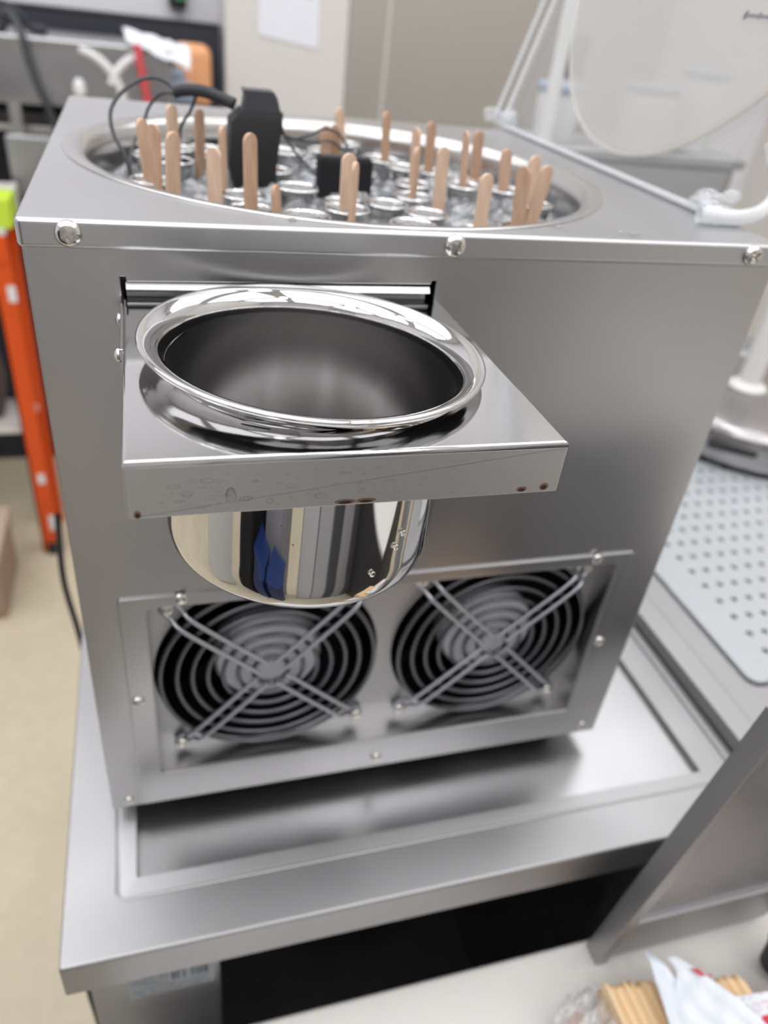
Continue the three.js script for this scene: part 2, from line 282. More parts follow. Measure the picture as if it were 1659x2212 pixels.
// ---------------------------------------------------------------- pot shelf and pot
const SH = 0.962, PX = 0.2955, PZ = 0.187, QX = 0.2895;
{
  const t = thing('pot_shelf', 'bent steel shelf hooked into the slot on the machine front, round hole holding the pot', 'shelf', [PX, SH, 0.187]);
  const s = rectShape(0.1005, 0.4885, -0.377, 0.018); s.holes.push(circlePath(PX, -PZ, 0.1555));
  part(t, 'plate', layFlat(extrude(s, 0.008, 0.0036, 5, 96)).translate(0, SH - 0.008, 0), M.shelfSteel);
  // front lip with print of rust spots and dried drips
  const cv = document.createElement('canvas'); cv.width = 1024; cv.height = 160; const c = cv.getContext('2d');
  c.fillStyle = '#c9c7c4'; c.fillRect(0, 0, 1024, 160);
  let q = 5; const qr = () => { q = (q * 1664525 + 1013904223) >>> 0; return q / 4294967296; };
  for (let i = 0; i < 260; i++) { c.fillStyle = `rgba(${qr() < 0.5 ? '120,112,104' : '226,224,220'},${0.08 + qr() * 0.16})`; const x = 60 + Math.pow(qr(), 1.2) * 700, y = 30 + qr() * 110; c.fillRect(x, y, 1 + qr() * 16, 1 + qr() * 3); }
  for (let i = 0; i < 26; i++) { c.strokeStyle = `rgba(96,88,80,${0.12 + qr() * 0.18})`; c.lineWidth = 1 + qr() * 1.5; c.beginPath(); c.ellipse(80 + qr() * 560, 40 + qr() * 95, 3 + qr() * 12, 2 + qr() * 7, 0, 0, 6.3); c.stroke(); }
  for (const [x, y, a, b] of [[478, 150, 16, 5], [528, 150, 15, 5], [925, 146, 9, 6], [985, 142, 8, 8], [22, 150, 5, 8]]) { c.fillStyle = 'rgba(74,50,38,0.85)'; c.beginPath(); c.ellipse(x, y, a, b, 0, 0, 6.3); c.fill(); c.fillStyle = 'rgba(104,72,52,0.5)'; c.beginPath(); c.ellipse(x, y - 3, a * 1.6, b * 1.6, 0, 0, 6.3); c.fill(); }
  const lipTex = new THREE.CanvasTexture(cv); lipTex.colorSpace = THREE.SRGBColorSpace;
  const lipMat = std({ color: lin(1, 1, 1), map: lipTex, metalness: 1, roughness: 0.42 });
  const lip = extrude(rectShape(0.1005, 0.4885, 0.9085, SH - 0.0045, 0.001), 0.005, 0.0012, 2).translate(0, 0, 0.372);
  const lp = lip.attributes.position, uv = new Float32Array(lp.count * 2); for (let i = 0; i < lp.count; i++) { uv[2 * i] = (lp.getX(i) - 0.1005) / 0.388; uv[2 * i + 1] = (lp.getY(i) - 0.9085) / 0.0505; }
  lip.setAttribute('uv', new THREE.BufferAttribute(uv, 2));
  part(t, 'front_lip', lip, lipMat, 'front lip with small rust spots and dried drips', true);
  part(t, 'side_flange', box(0.1005, 0.1045, 0.915, SH - 0.0045, 0.0, 0.372), M.shelfSteel);
  part(t, 'side_flange', box(0.4845, 0.4885, 0.915, SH - 0.0045, 0.0, 0.372), M.shelfSteel);
  const hk = new THREE.Shape(); hk.moveTo(-0.001, 0.9693); hk.lineTo(0.0008, 0.9697); hk.lineTo(-0.0042, 0.9765); hk.lineTo(-0.01, 0.978); hk.lineTo(-0.02, 0.978); hk.lineTo(-0.02, 0.9693); hk.closePath();
  part(t, 'hook', [extrude(hk, 0.3725).rotateY(-Math.PI / 2).scale(1, 1, 1).translate(0.4765, 0, 0), box(0.104, 0.4765, SH - 0.004, 0.9685, -0.02, -0.017)], M.topSteel, 'bright folded edge seen in the slot');
  part(t, 'bracket', rbox(0.0965, 0.1005, 0.925, 0.955, 0.004, 0.14, 0.001), M.shelfSteel);
  for (const z of [0.035, 0.135]) part(t, 'bolt', lathe([[0, 0.006], [0.004, 0.0055], [0.0075, 0.003], [0.008, -0.001], [0, -0.001]], 0, 0, 0, 20).rotateZ(Math.PI / 2).translate(0.0965, 0.947, z), M.polished);
}
{
  const t = thing('steel_pot', 'polished round steel pot with flared rim hanging in the square shelf', 'pot', [QX, 0.978, PZ]);
  t.rotation.z = -0.035;                                           // it hangs a little askew
  const spin = (p, seg) => new THREE.LatheGeometry(p.map(q => new THREE.Vector2(Math.max(0, q.x), q.y)), seg).translate(QX, 0, PZ);
  const outer = smooth([[0.0005, 0.742], [0.12, 0.742], [0.1375, 0.7435], [0.1465, 0.751], [0.151, 0.766], [0.1522, 0.8], [0.1524, 0.9], [0.1526, 0.955], [0.155, 0.966], [0.162, 0.973], [0.170, 0.9765], [0.1745, 0.978]], 90);
  part(t, 'outer_wall', spin(outer, 160), M.polished);
  const rim = smooth([[0.1742, 0.9778], [0.1756, 0.9785], [0.1762, 0.9803], [0.1755, 0.982], [0.1735, 0.9828], [0.170, 0.9822], [0.162, 0.979], [0.1555, 0.9735], [0.1515, 0.966], [0.150, 0.957]], 50);
  part(t, 'rim', spin(rim, 160), M.polished, 'flared mirror-bright rim');
  const inner = smooth([[0.150, 0.957], [0.1497, 0.93], [0.1495, 0.82], [0.148, 0.776], [0.143, 0.758], [0.133, 0.749], [0.118, 0.7465], [0.06, 0.746], [0.0005, 0.746]], 70);
  part(t, 'inner_wall', spin(inner, 128), M.potInside, 'satin inside of the pot');
}

// ---------------------------------------------------------------- moulds, sticks, pump in the well
const STICKS = [   // top x, top y, z, lean in x, share of the face turned to the camera, what singles it out
  [0.134, 1.089, -0.429, -0.08, 0.64], [0.151, 1.087, -0.395, 0.02, 0.74], [0.184, 1.096, -0.548, -0.01, 0.7], [0.176, 1.091, -0.312, 0.05, 0.76],
  [0.230, 1.090, -0.567, 0, 0.58], [0.229, 1.081, -0.271, -0.01, 0.78], [0.257, 1.084, -0.444, -0.02, 0.33], [0.277, 1.105, -0.254, -0.02, 0.69],
  [0.358, 1.076, -0.584, -0.03, 0.54], [0.345, 1.067, -0.580, 0, 0.8], [0.310, 1.045, -0.231, -0.08, 0.38], [0.524, 1.085, -0.781, -0.1, 0.7],
  [0.460, 1.074, -0.609, -0.05, 0.77], [0.481, 1.076, -0.615, -0.04, 0.78], [0.421, 1.087, -0.258, -0.02, 0.85], [0.421, 1.083, -0.217, -0.01, 0.27],
  [0.586, 1.100, -0.650, -0.06, 0.51], [0.593, 1.099, -0.480, -0.05, 0.53], [0.569, 1.081, -0.392, -0.02, 0.31], [0.683, 1.088, -0.662, -0.06, 0.68],
  [0.597, 1.092, -0.345, -0.05, 0.74], [0.673, 1.104, -0.447, -0.08, 0.4], [0.749, 1.089, -0.574, -0.06, 0.76], [0.618, 1.081, -0.203, -0.02, 0.73],
  [0.767, 1.077, -0.475, -0.1, 0.76], [0.696, 1.088, -0.245, -0.08, 0.85], [0.756, 1.090, -0.335, -0.1, 0.76], [0.738, 1.091, -0.249, 0.12, 0.77]];
const STICK_LABELS = [
  'wooden stick half hidden behind the leftmost broad stick', 'leftmost broad pale wooden stick beside the black cable loop', 'wooden stick standing behind the left cluster, dark face with pale edge', 'wooden stick in front of the left cluster, near the well rim',
  'narrow wooden stick below the black cable sleeve', 'short pale wooden stick between the left cluster and the black pump', 'thin edge-on wooden stick left of the black pump', 'tall wooden stick just in front of the black pump',
  'edge-on pale stick right of the black pump, among cables', 'dark-faced stick behind the black pump on its right', 'stub of a pale stick barely rising above the front rim', 'wooden stick at the back rim, standing highest in front of the cream wall',
  'left one of two broad sticks behind the right-hand cable', 'right one of two broad sticks behind the right-hand cable', 'broad dark stick at the front rim before the black block', 'thin bright edge-on stick leaning on the dark stick at the front rim',
  'slim pale stick alone near the back rim, centre right', 'dark slim stick left of the tall pale one, right half of the well', 'very thin bright edge-on stick in the middle of the well', 'pale stick towards the back rim, right of the dark slim one',
  'broad pale stick in the middle of the right half', 'reddish thin stick seen nearly edge-on near the clear cover', 'pale stick at the back just left of the clear cover corner', 'dark stick close to the front rim, right of centre',
  'short orange-brown stick below the clear cover edge', 'left stick of the right-hand cluster, broad face and bright edge', 'stick behind the right-hand cluster, only its top showing', 'rightmost stick of the well, leaning to the right'];
function stickGeo(len, w, th) {
  const s = new THREE.Shape(); const r = w / 2; s.moveTo(-r, r); s.absarc(0, r, r, Math.PI, 2 * Math.PI); s.lineTo(r, len - r); s.absarc(0, len - r, r, 0, Math.PI); s.closePath();
  return extrude(s, th, th * 0.22, 2, 10).translate(0, 0, -th / 2);
}
const stickBase = stickGeo(0.2, 0.0245, 0.0058).scale(U, U, U); boxUV(stickBase);
STICKS.forEach(([x, y, z, lean, face], i) => {
  const m = new THREE.Mesh(stickBase, wood[i % 3]); m.name = numbered('wooden_stick'); m.castShadow = m.receiveShadow = true;
  m.userData = { label: STICK_LABELS[i], category: 'stick', group: 'wooden sticks standing in the freezing well' };
  const bx = x - lean * 0.2; m.position.copy(W3(bx, y - 0.2, z));
  const toCam = Math.atan2(0.1316 - x, 0.9056 - z), turn = Math.acos(Math.min(1, face)) * (i % 4 === 1 ? -1 : 1);
  m.rotation.set(0, toCam + turn, 0); m.rotateOnWorldAxis(new THREE.Vector3(0, 0, 1), -lean);
  scene.add(m);
});
{
  // steel mould cups with frozen filling, each at or between the sticks
  const spots = []; const ok = (x, z, d) => Math.hypot(x - VX, z - VZ) < 0.355 && spots.every(s => Math.hypot(s[0] - x, s[1] - z) > d) && Math.hypot(x - 0.325, z + 0.49) > 0.085 && Math.hypot(x - 0.465, z + 0.462) > 0.07;
  STICKS.forEach(([x, , z, lean]) => { const bx = x - lean * 0.12; if (ok(bx, z, 0.073)) spots.push([bx, z, 1]); });
  for (const [R, n] of [[0.352, 29], [0.275, 22], [0.195, 15], [0.115, 9], [0.035, 3]]) for (let k = 0; k < n; k++) { const a = k / n * 2 * Math.PI + R * 3, x = VX + R * Math.cos(a), z = VZ + R * Math.sin(a); if (ok(x, z, 0.074)) spots.push([x, z, 0]); }
  const cupPts = smooth([[0.024, 0.84], [0.028, 0.9], [0.031, 0.975], [0.0335, 0.981], [0.0355, 0.983], [0.0355, 0.9855], [0.033, 0.987], [0.0305, 0.985], [0.029, 0.978], [0.027, 0.96]], 40).map(p => new THREE.Vector2(p.x, p.y - 0.84));
  const cupGeo = new THREE.LatheGeometry(cupPts, 36).scale(U, U, U); boxUV(cupGeo);
  const fillGeo = new THREE.SphereGeometry(0.0285, 24, 8, 0, 2 * Math.PI, 0, Math.PI / 2).scale(1, 0.6, 1).translate(0, 0.128, 0).scale(U, U, U);
  const proto = new THREE.Group();
  { const a = new THREE.Mesh(cupGeo, M.polished); a.name = 'cup'; const b = new THREE.Mesh(fillGeo, M.ice); b.name = 'frozen_filling'; for (const q of [a, b]) { q.castShadow = q.receiveShadow = true; proto.add(q); } }
  spots.forEach(([x, z, st]) => {
    const o = proto.clone(); o.name = numbered('pop_mould'); o.position.copy(W3(x, 0.862 + rr(-0.012, 0.012), z)); o.rotation.y = rr(0, 6);
    o.userData = { label: 'shiny round steel ice pop mould with icy filling standing in the round well', category: 'mould', group: 'ice pop moulds in the freezing well' };
    scene.add(o);
  });
}
{
  // loose ice bits added between the moulds for their glints: nobody could count them
  const gs = []; for (let i = 0; i < 420; i++) { const a = rr(0, 6.283), q = 0.385 * Math.sqrt(rnd()); const g = new THREE.IcosahedronGeometry(rr(0.009, 0.019), 0), p = g.attributes.position; const sx = rr(0.7, 1.4), sy = rr(0.5, 1), sz = rr(0.7, 1.4); g.scale(sx, sy, sz).rotateY(rr(0, 6)).rotateX(rr(0, 6)); gs.push(g.translate(VX + q * Math.cos(a), 0.984 + rr(-0.004, 0.008), VZ + q * Math.sin(a))); }
  const m = single('added_glint_ice', 'wet ice bits added for glints in the gaps between the moulds', 'ice', [VX, 0.98, VZ], mergeGeometries(gs), M.iceBits); m.userData.kind = 'stuff';
}
{
  const t = thing('pump', 'small black pump with tapered cap standing among the sticks, cables hanging from it', 'pump', [0.322, 0.95, -0.52]);
  const prism = (rings) => { const g = []; const pos = [], idx = []; rings.forEach(([cx, y, cz, w, d]) => { for (const [a, b] of [[-1, 1], [-0.55, 1.0], [0.55, 1.0], [1, 1], [1, -1], [-1, -1]]) pos.push(cx + a * w / 2, y, cz + b * d / 2); }); const n = 6; for (let r = 0; r < rings.length - 1; r++) for (let k = 0; k < n; k++) { const a = r * n + k, b = r * n + (k + 1) % n; idx.push(a, b, b + n, a, b + n, a + n); } const top = (rings.length - 1) * n; for (let k = 1; k < n - 1; k++) idx.push(top, top + k, top + k + 1); for (let k = 1; k < n - 1; k++) idx.push(0, k + 1, k); const q = new THREE.BufferGeometry(); q.setAttribute('position', new THREE.Float32BufferAttribute(pos, 3)); q.setIndex(idx); return toCreasedNormals(q, 0.6); };
  part(t, 'body', prism([[0.32, 0.95, -0.52, 0.066, 0.06], [0.312, 1.02, -0.52, 0.08, 0.066], [0.318, 1.085, -0.52, 0.084, 0.066], [0.328, 1.102, -0.52, 0.068, 0.056]]), M.blackPlastic);
  part(t, 'cap', prism([[0.328, 1.102, -0.52, 0.06, 0.05], [0.327, 1.122, -0.52, 0.052, 0.044], [0.322, 1.131, -0.52, 0.05, 0.042]]), std({ color: lin(0.03, 0.032, 0.042), roughness: 0.4 }));
  const sl = tube([[0.19, 1.112, -0.56], [0.205, 1.117, -0.555], [0.235, 1.119, -0.545], [0.262, 1.113, -0.535], [0.285, 1.106, -0.525]], 0.0095, 40, 14);
  part(t, 'cable_sleeve', sl, M.blackRubber);
  const cb = (pts, r = 0.0026) => part(t, 'cable', tube(pts, r, 90, 8), M.cableGrey);
  cb([[0.195, 1.113, -0.56], [0.175, 1.127, -0.57], [0.15, 1.129, -0.57], [0.112, 1.111, -0.55], [0.089, 1.083, -0.53], [0.09, 1.052, -0.51], [0.106, 1.022, -0.49], [0.112, 0.99, -0.48], [0.115, 0.95, -0.47]], 0.0032);
  cb([[0.195, 1.11, -0.56], [0.17, 1.106, -0.58], [0.15, 1.085, -0.59], [0.137, 1.055, -0.59], [0.12, 1.03, -0.56], [0.112, 1.0, -0.52], [0.12, 0.95, -0.5]], 0.0026);
  cb([[0.225, 1.11, -0.55], [0.215, 1.085, -0.56], [0.2, 1.06, -0.57], [0.195, 1.02, -0.57], [0.2, 0.95, -0.57]], 0.0028);
  cb([[0.36, 1.09, -0.52], [0.375, 1.06, -0.53], [0.42, 1.062, -0.56], [0.455, 1.072, -0.58], [0.485, 1.06, -0.59], [0.5, 1.035, -0.58], [0.497, 1.015, -0.56], [0.49, 0.97, -0.5]], 0.0024);
  cb([[0.36, 1.08, -0.52], [0.38, 1.05, -0.52], [0.41, 1.02, -0.5], [0.43, 1.0, -0.48], [0.44, 0.96, -0.46]], 0.0022);
  cb([[0.355, 1.07, -0.52], [0.39, 1.058, -0.54], [0.43, 1.05, -0.57], [0.47, 1.048, -0.6], [0.5, 1.03, -0.6]], 0.0018);
}
{
  const t = thing('black_block', 'square black block half hidden behind the broad dark stick in the well', 'block', [0.465, 0.97, -0.46]);
  part(t, 'housing', rbox(0.418, 0.512, 0.965, 1.045, -0.478, -0.446, 0.004), M.blackMatte);
  part(t, 'cover', rbox(0.421, 0.509, 1.045, 1.048, -0.475, -0.449, 0.001), M.blackPlastic);
}

// ---------------------------------------------------------------- clear cover leaning at the right edge of the machine
{
  const t = thing('clear_cover', 'clear acrylic cover with large round frosted disc, leaning open right of the machine', 'cover', [0.97, 1.048, -0.6]);
  const lean = Math.atan(0.3), tilt = g => g.translate(-0.97, -1.05, 0).rotateZ(-lean).translate(0.97, 1.05, 0);
  // built upright in the plane x = 0.97, then leaned outwards
  const Y1 = 1.05 + 0.9, z0 = -1.03, z1 = -0.17;
  part(t, 'sheet', tilt(box(0.994, 1.0, 1.055, Y1, z0 + 0.01, z1 - 0.01)), M.clear);
  const wall = (name, g) => part(t, name, tilt(g), M.clearEdge);
  wall('bottom_wall', rbox(0.968, 0.994, 1.05, 1.06, z0, z1, 0.004));
  wall('top_wall', rbox(0.968, 0.994, Y1 - 0.008, Y1, z0, z1, 0.003));
  part(t, 'side_wall', tilt(box(0.968, 0.994, 1.06, Y1 - 0.008, z0, z0 + 0.006)), M.clear);
  
  for (const z of [z0 + 0.002, z0 + 0.055]) wall('edge_strip', rbox(0.9655, 0.9745, 1.06, Y1, z - 0.0055, z + 0.0055, 0.003));
  const disc = lathe([[0, 0.004], [0.424, 0.004], [0.43, 0.0], [0.424, -0.004], [0, -0.004]], 0, 0, 0, 128).rotateZ(Math.PI / 2).translate(0.985, 1.052 + 0.466, -0.5);
  part(t, 'disc', tilt(disc), M.frosted, 'frosted white disc');
  part(t, 'disc_rim', tilt(new THREE.TorusGeometry(0.43, 0.0045, 12, 128).rotateY(Math.PI / 2).translate(0.985, 1.052 + 0.466, -0.5)), phy({ color: lin(0.9, 0.88, 0.84), transmission: 0.75, thickness: 0, roughness: 0.3, ior: 1.45 }));
  // short dark printed dash near the middle of the disc
  part(t, 'printed_mark', tilt([box(0.9795, 0.9805, 1.327, 1.331, -0.32, -0.24), box(0.9795, 0.9805, 1.323, 1.335, -0.32, -0.313), box(0.9795, 0.9805, 1.325, 1.334, -0.285, -0.281)].reduce((a, b) => mergeGeometries([a, b]))), std({ color: lin(0.2, 0.2, 0.22), roughness: 0.6 }));
  // lumpy clear glue at both lower corners
  for (const [z, n] of [[-1.0, 9], [-0.15, 12]]) {
    const gs = []; for (let i = 0; i < n; i++) gs.push(new THREE.SphereGeometry(rr(0.008, 0.018), 14, 10).scale(1.4, 0.8, 1.2).translate(0.975 + rr(-0.02, 0.05), 1.055 + rr(-0.002, 0.022), z + rr(-0.04, 0.04)));
    const g = part(t, 'glue_blob', gs, M.glue, 'glossy lump of clear glue'); g.userData.kind = 'stuff';
  }
}
{
  const t = thing('clear_hose', 'clear plastic hose curving away from the front corner of the cover', 'hose', [1.0, 1.06, -0.1]);
  part(t, 'hose_wall', tube([[0.93, 1.058, -0.11], [0.98, 1.058, -0.1], [1.03, 1.062, -0.11], [1.08, 1.075, -0.14], [1.13, 1.1, -0.2], [1.18, 1.13, -0.3]], 0.012, 60, 14), M.clearEdge);
  part(t, 'cuff', tube([[0.935, 1.058, -0.11], [0.96, 1.058, -0.105]], 0.015, 6, 14), M.clearEdge);
}
// water drops on the top cover
[[0.663, -0.044], [0.689, -0.036], [0.753, -0.033], [0.766, -0.023], [0.536, -0.06], [0.775, -0.028], [0.72, -0.05], [0.3, -0.03]].forEach(([x, z], i) =>
  single('water_drop', 'small round water drop on the top cover near the front edge', 'water drop', [x, H, z], new THREE.SphereGeometry(rr(0.0035, 0.007), 16, 8, 0, 2 * Math.PI, 0, Math.PI / 2).scale(1, 0.5, 1).translate(x, H, z), M.droplet, 'water drops on the top cover'));
single('water_drop', 'long hanging water drop on the left part of the shelf lip', 'water drop', [0.1835, 0.922, 0.3765], new THREE.SphereGeometry(0.0045, 18, 12).scale(1, 1.9, 0.35).translate(0.1835, 0.926, 0.3768), M.droplet);
[[0.235, 0.857], [0.2455, 0.836], [0.33, 0.79], [0.355, 0.815], [0.362, 0.83]].forEach(([x, y]) => { const a = Math.asin((x - QX) / 0.1524), z = PZ + Math.cos(a) * 0.1524;
  single('water_drop', 'tiny water drop clinging to the outside of the polished pot', 'water drop', [x, y, z], new THREE.SphereGeometry(0.0032, 14, 10).scale(1, 1.2, 0.5).rotateY(a).translate(x, y, z), M.droplet, 'water drops on the pot'); });

// ---------------------------------------------------------------- steel counter that carries the machine
{
  const t = thing('steel_counter', 'stainless steel refrigerated counter with a sunken top carrying the machine', 'counter', [0.6, FLOOR, -0.6]);
  const Y = -0.03, X0 = -0.08, X1 = 1.305, Z0 = 0.253, Z1 = -1.5;
  const rim = rectShape(X0, X1, -Z0, -Z1, 0.006); rim.holes.push(rectShape(0.008, 1.275, -0.158, 1.42, 0.018));
  part(t, 'top_rim', layFlat(extrude(rim, 0.012, 0.005, 4)).translate(0, Y - 0.012, 0), M.tableSteel);
  {   // raised lip, higher at the left, between the rim and the sunken floor
    const ring = (x0, x1, z0, z1, rad) => rectShape(x0, x1, -z1, -z0, rad).getPoints(8);
    const A = ring(0.006, 1.277, -1.42, 0.16, 0.018), B = ring(0.039, 1.205, -1.37, 0.127, 0.004), pos = [], idx = [];
    for (let i = 0; i < A.length; i++) { const left = 1 - (B[i].x - 0.039) / 1.166, up = Y - 0.001 + left * (-B[i].y > 0 ? 0.005 : 0.017); pos.push(A[i].x, Y - 0.001, -A[i].y, B[i].x, up, -B[i].y, B[i].x, Y - 0.017, -B[i].y); }
    for (let i = 0; i < A.length; i++) { const j = (i + 1) % A.length, a = 3 * i, b = 3 * j; idx.push(a, b, a + 1, b, b + 1, a + 1, a + 1, b + 1, a + 2, b + 1, b + 2, a + 2); }
    const g = new THREE.BufferGeometry(); g.setAttribute('position', new THREE.Float32BufferAttribute(pos, 3)); g.setIndex(idx);
    part(t, 'ledge', toCreasedNormals(g, 0.5), M.tableSteel);
  }
  // rounded bead round the ledge
  part(t, 'bead', [[0.008, -1.4, 0.008, 0.14], [0.026, 0.158, 1.26, 0.158]].map(([a, b, c, d]) => tube([[a, Y - 0.003, b], [c, Y - 0.003, d]], 0.0035, 4, 10)).concat([tube([[0.008, Y - 0.003, 0.14], [0.0095, Y - 0.003, 0.15], [0.016, Y - 0.003, 0.1565], [0.026, Y - 0.003, 0.158]], 0.0035, 12, 10)]), M.tableSteel);
  part(t, 'sunken_floor', box(0.02, 1.22, -0.06, -0.0455, -1.38, 0.14), M.wornSteel);
  part(t, 'raised_edge', rbox(1.278, 1.305, Y - 0.008, Y + 0.006, Z1, Z0, 0.006), M.tableSteel);
  part(t, 'front_apron', rbox(X0, X1, -0.118, Y - 0.004, 0.243, 0.2535, 0.004), M.tableSteel);
  part(t, 'side_apron', rbox(X0, X0 + 0.01, -0.118, Y - 0.004, Z1, 0.25, 0.004), M.tableSteel);
  part(t, 'side_apron', rbox(X1 - 0.01, X1, -0.118, Y - 0.004, Z1, 0.25, 0.004), M.tableSteel);
  // cabinet below
  part(t, 'front_stile', rbox(-0.05, 0.17, FLOOR + 0.2, -0.1, 0.1, 0.222, 0.004), M.tableSteel);
  part(t, 'front_stile', rbox(1.14, 1.29, FLOOR + 0.2, -0.1, 0.1, 0.222, 0.004), M.tableSteel);
  part(t, 'side_panel', box(-0.05, -0.04, FLOOR + 0.2, -0.1, -1.48, 0.1), M.tableSteel);
  part(t, 'side_panel', box(1.28, 1.29, FLOOR + 0.2, -0.1, -1.48, 0.1), M.tableSteel);
  part(t, 'back_panel', box(-0.05, 1.29, FLOOR + 0.2, -0.1, -1.49, -1.48), M.tableSteel);
  part(t, 'inner_floor', box(-0.04, 1.28, FLOOR + 0.2, FLOOR + 0.22, -1.48, 0.1), M.tableSteel);
  part(t, 'top_underside', box(-0.04, 1.28, -0.075, -0.062, -1.48, 0.24), M.tableSteel);
  for (const [x, z] of [[0.03, 0.15], [1.22, 0.15], [0.03, -1.4], [1.22, -1.4]]) part(t, 'leg', cyl(0.03, 0.04, 0.2, x, FLOOR, z, 20), M.tableSteel);
  // rating label: rows of grey print too blurred to read
  const cv = document.createElement('canvas'); cv.width = 256; cv.height = 128; const c = cv.getContext('2d'); c.fillStyle = '#8d9194'; c.fillRect(0, 0, 256, 128);
  c.fillStyle = '#4a5056'; let q = 3; const qr = () => { q = (q * 1664525 + 1013904223) >>> 0; return q / 4294967296; };
  for (const [x, w] of [[128, 10], [142, 26], [186, 20], [210, 8], [222, 14]]) { c.fillRect(x, 22, w, 10); c.fillRect(x, 22, 7, 46); c.fillRect(x + w - 7, 36, 7, 32); }
  for (let r = 0; r < 4; r++) for (let x = 12; x < 240; x += 9) if (qr() < 0.75) c.fillRect(x, 84 + r * 10, 5 + qr() * 3, 4);
  for (let r = 0; r < 5; r++) for (let x = 12; x < 112; x += 9) if (qr() < 0.7) c.fillRect(x, 26 + r * 10, 5 + qr() * 3, 4);
  const tx = new THREE.CanvasTexture(cv); tx.colorSpace = THREE.SRGBColorSpace;
  const g = new THREE.BoxGeometry(0.15, 0.085, 0.001).translate(0.085, -0.205, 0.2225); part(t, 'rating_label', g, std({ map: tx, roughness: 0.5 }), 'grey rating label with rows of small print', true);
}
// black cable hanging by the counter
single('power_cable', 'black power cable hanging down behind the left edge of the counter', 'cable', [-0.17, -0.5, -1.0], tube([[-0.165, -0.02, -1.0], [-0.172, -0.114, -1.0], [-0.178, -0.27, -1.0], [-0.16, -0.46, -0.99], [-0.14, -0.7, -0.95], [-0.16, -1.4, -0.9], [-0.2, -2.385, -0.9]], 0.009, 80, 10), M.blackRubber);
single('counter_cable', 'black cable hanging below the front left corner of the counter', 'cable', [-0.08, -0.9, 0.1], tube([[-0.068, -0.1, 0.1], [-0.083, -0.3, 0.1], [-0.082, -0.466, 0.1], [-0.079, -0.6, 0.1], [-0.09, -1.2, 0.12], [-0.12, -2.388, 0.15]], 0.008, 60, 10), M.blackRubber);

// ---------------------------------------------------------------- neighbouring counter with the perforated drip tray
{
  const t = thing('drain_counter', 'pale steel counter on the right holding a perforated drip tray', 'counter', [2.4, FLOOR, -0.9]);
  const Y = 0.014, s = rectShape(1.308, 3.4, -0.26, 2.2, 0.008); s.holes.push(rectShape(1.445, 3.2, 0.034, 2.0, 0.03));
  part(t, 'top_frame', layFlat(extrude(s, 0.07, 0.005, 4)).translate(0, Y - 0.07, 0), M.tableSteel);
  part(t, 'side_panel', box(1.312, 1.322, FLOOR + 0.3, Y - 0.07, -2.18, 0.25), M.tableSteel);
  part(t, 'front_panel', box(1.322, 3.39, FLOOR + 0.3, Y - 0.07, 0.22, 0.25), M.tableSteel);
  part(t, 'groove', rbox(1.372, 1.376, Y - 0.001, Y + 0.001, -2.1, 0.24, 0.0005), M.tableSteel);
  part(t, 'basin', box(1.43, 3.22, Y - 0.12, Y - 0.115, -2.02, -0.01), M.white);
  for (const [x, z] of [[1.38, 0.18], [3.3, 0.18], [1.38, -2.1], [3.3, -2.1]]) part(t, 'leg', cyl(0.03, 0.04, 0.3, x, FLOOR, z, 20), M.tableSteel);
}
{
  const t = thing('drip_tray', 'white perforated drip tray with rows of round holes', 'tray', [2.3, 0.012, -1.0]);
  const s = rectShape(1.455, 3.19, 0.045, 1.99, 0.03);
  for (let i = 0; i < 20; i++) for (let k = 0; k < 18; k++) s.holes.push(circlePathN(1.561 + i * 0.0485, 0.131 + k * 0.064, 0.0098, 12));
  part(t, 'perforated_plate', layFlat(extrude(s, 0.01, 0, 1, 8)).translate(0, 0.01, 0), M.trayWhite);
  const r = rectShape(1.448, 3.197, 0.038, 1.997, 0.035); r.holes.push(rectShape(1.462, 3.183, 0.052, 1.983, 0.028));
  part(t, 'raised_rim', layFlat(extrude(r, 0.012, 0.004, 3)).translate(0, 0.0115, 0), M.trayWhite);
}
function circlePathN(x, y, r, n) { const p = new THREE.Path(); for (let i = 0; i <= n; i++) { const a = -i / n * 2 * Math.PI; i ? p.lineTo(x + r * Math.cos(a), y + r * Math.sin(a)) : p.moveTo(x + r, y); } return p; }
{
  const cx = 2.35, cz = -1.26, t = thing('tap_stand', 'round chrome base with slim white upright pipe on the drip tray', 'tap stand', [cx, 0.022, cz]);
  part(t, 'base', lathe([[0, 0.03], [0.4, 0.03], [0.42, 0.036], [0.43, 0.06], [0.425, 0.14], [0.41, 0.165], [0.39, 0.175], [0.3, 0.185], [0.06, 0.2], [0, 0.2]], cx, 0, cz, 96), std({ color: lin(0.42, 0.4, 0.4), metalness: 1, roughness: 0.3, roughnessMap: tSmudge }));
  part(t, 'base_ring', lathe([[0.39, 0.021], [0.42, 0.021], [0.42, 0.03], [0.39, 0.03]], cx, 0, cz, 64), M.blackRubber);
  part(t, 'slot', new RoundedBoxGeometry(0.17, 0.03, 0.04, 4, 0.0145).rotateY(-0.62).translate(2.05, 0.105, -0.965), M.blackPlastic, 'dark rounded slot in the base');
  part(t, 'pipe', cyl(0.04, 0.04, 1.3, 2.29, 0.19, -1.25, 32), M.pipe);
  part(t, 'pipe_collar', lathe([[0.04, 0.185], [0.075, 0.195], [0.07, 0.21], [0.045, 0.225], [0.04, 0.225]], 2.29, 0, -1.25, 40), M.pipe);
}
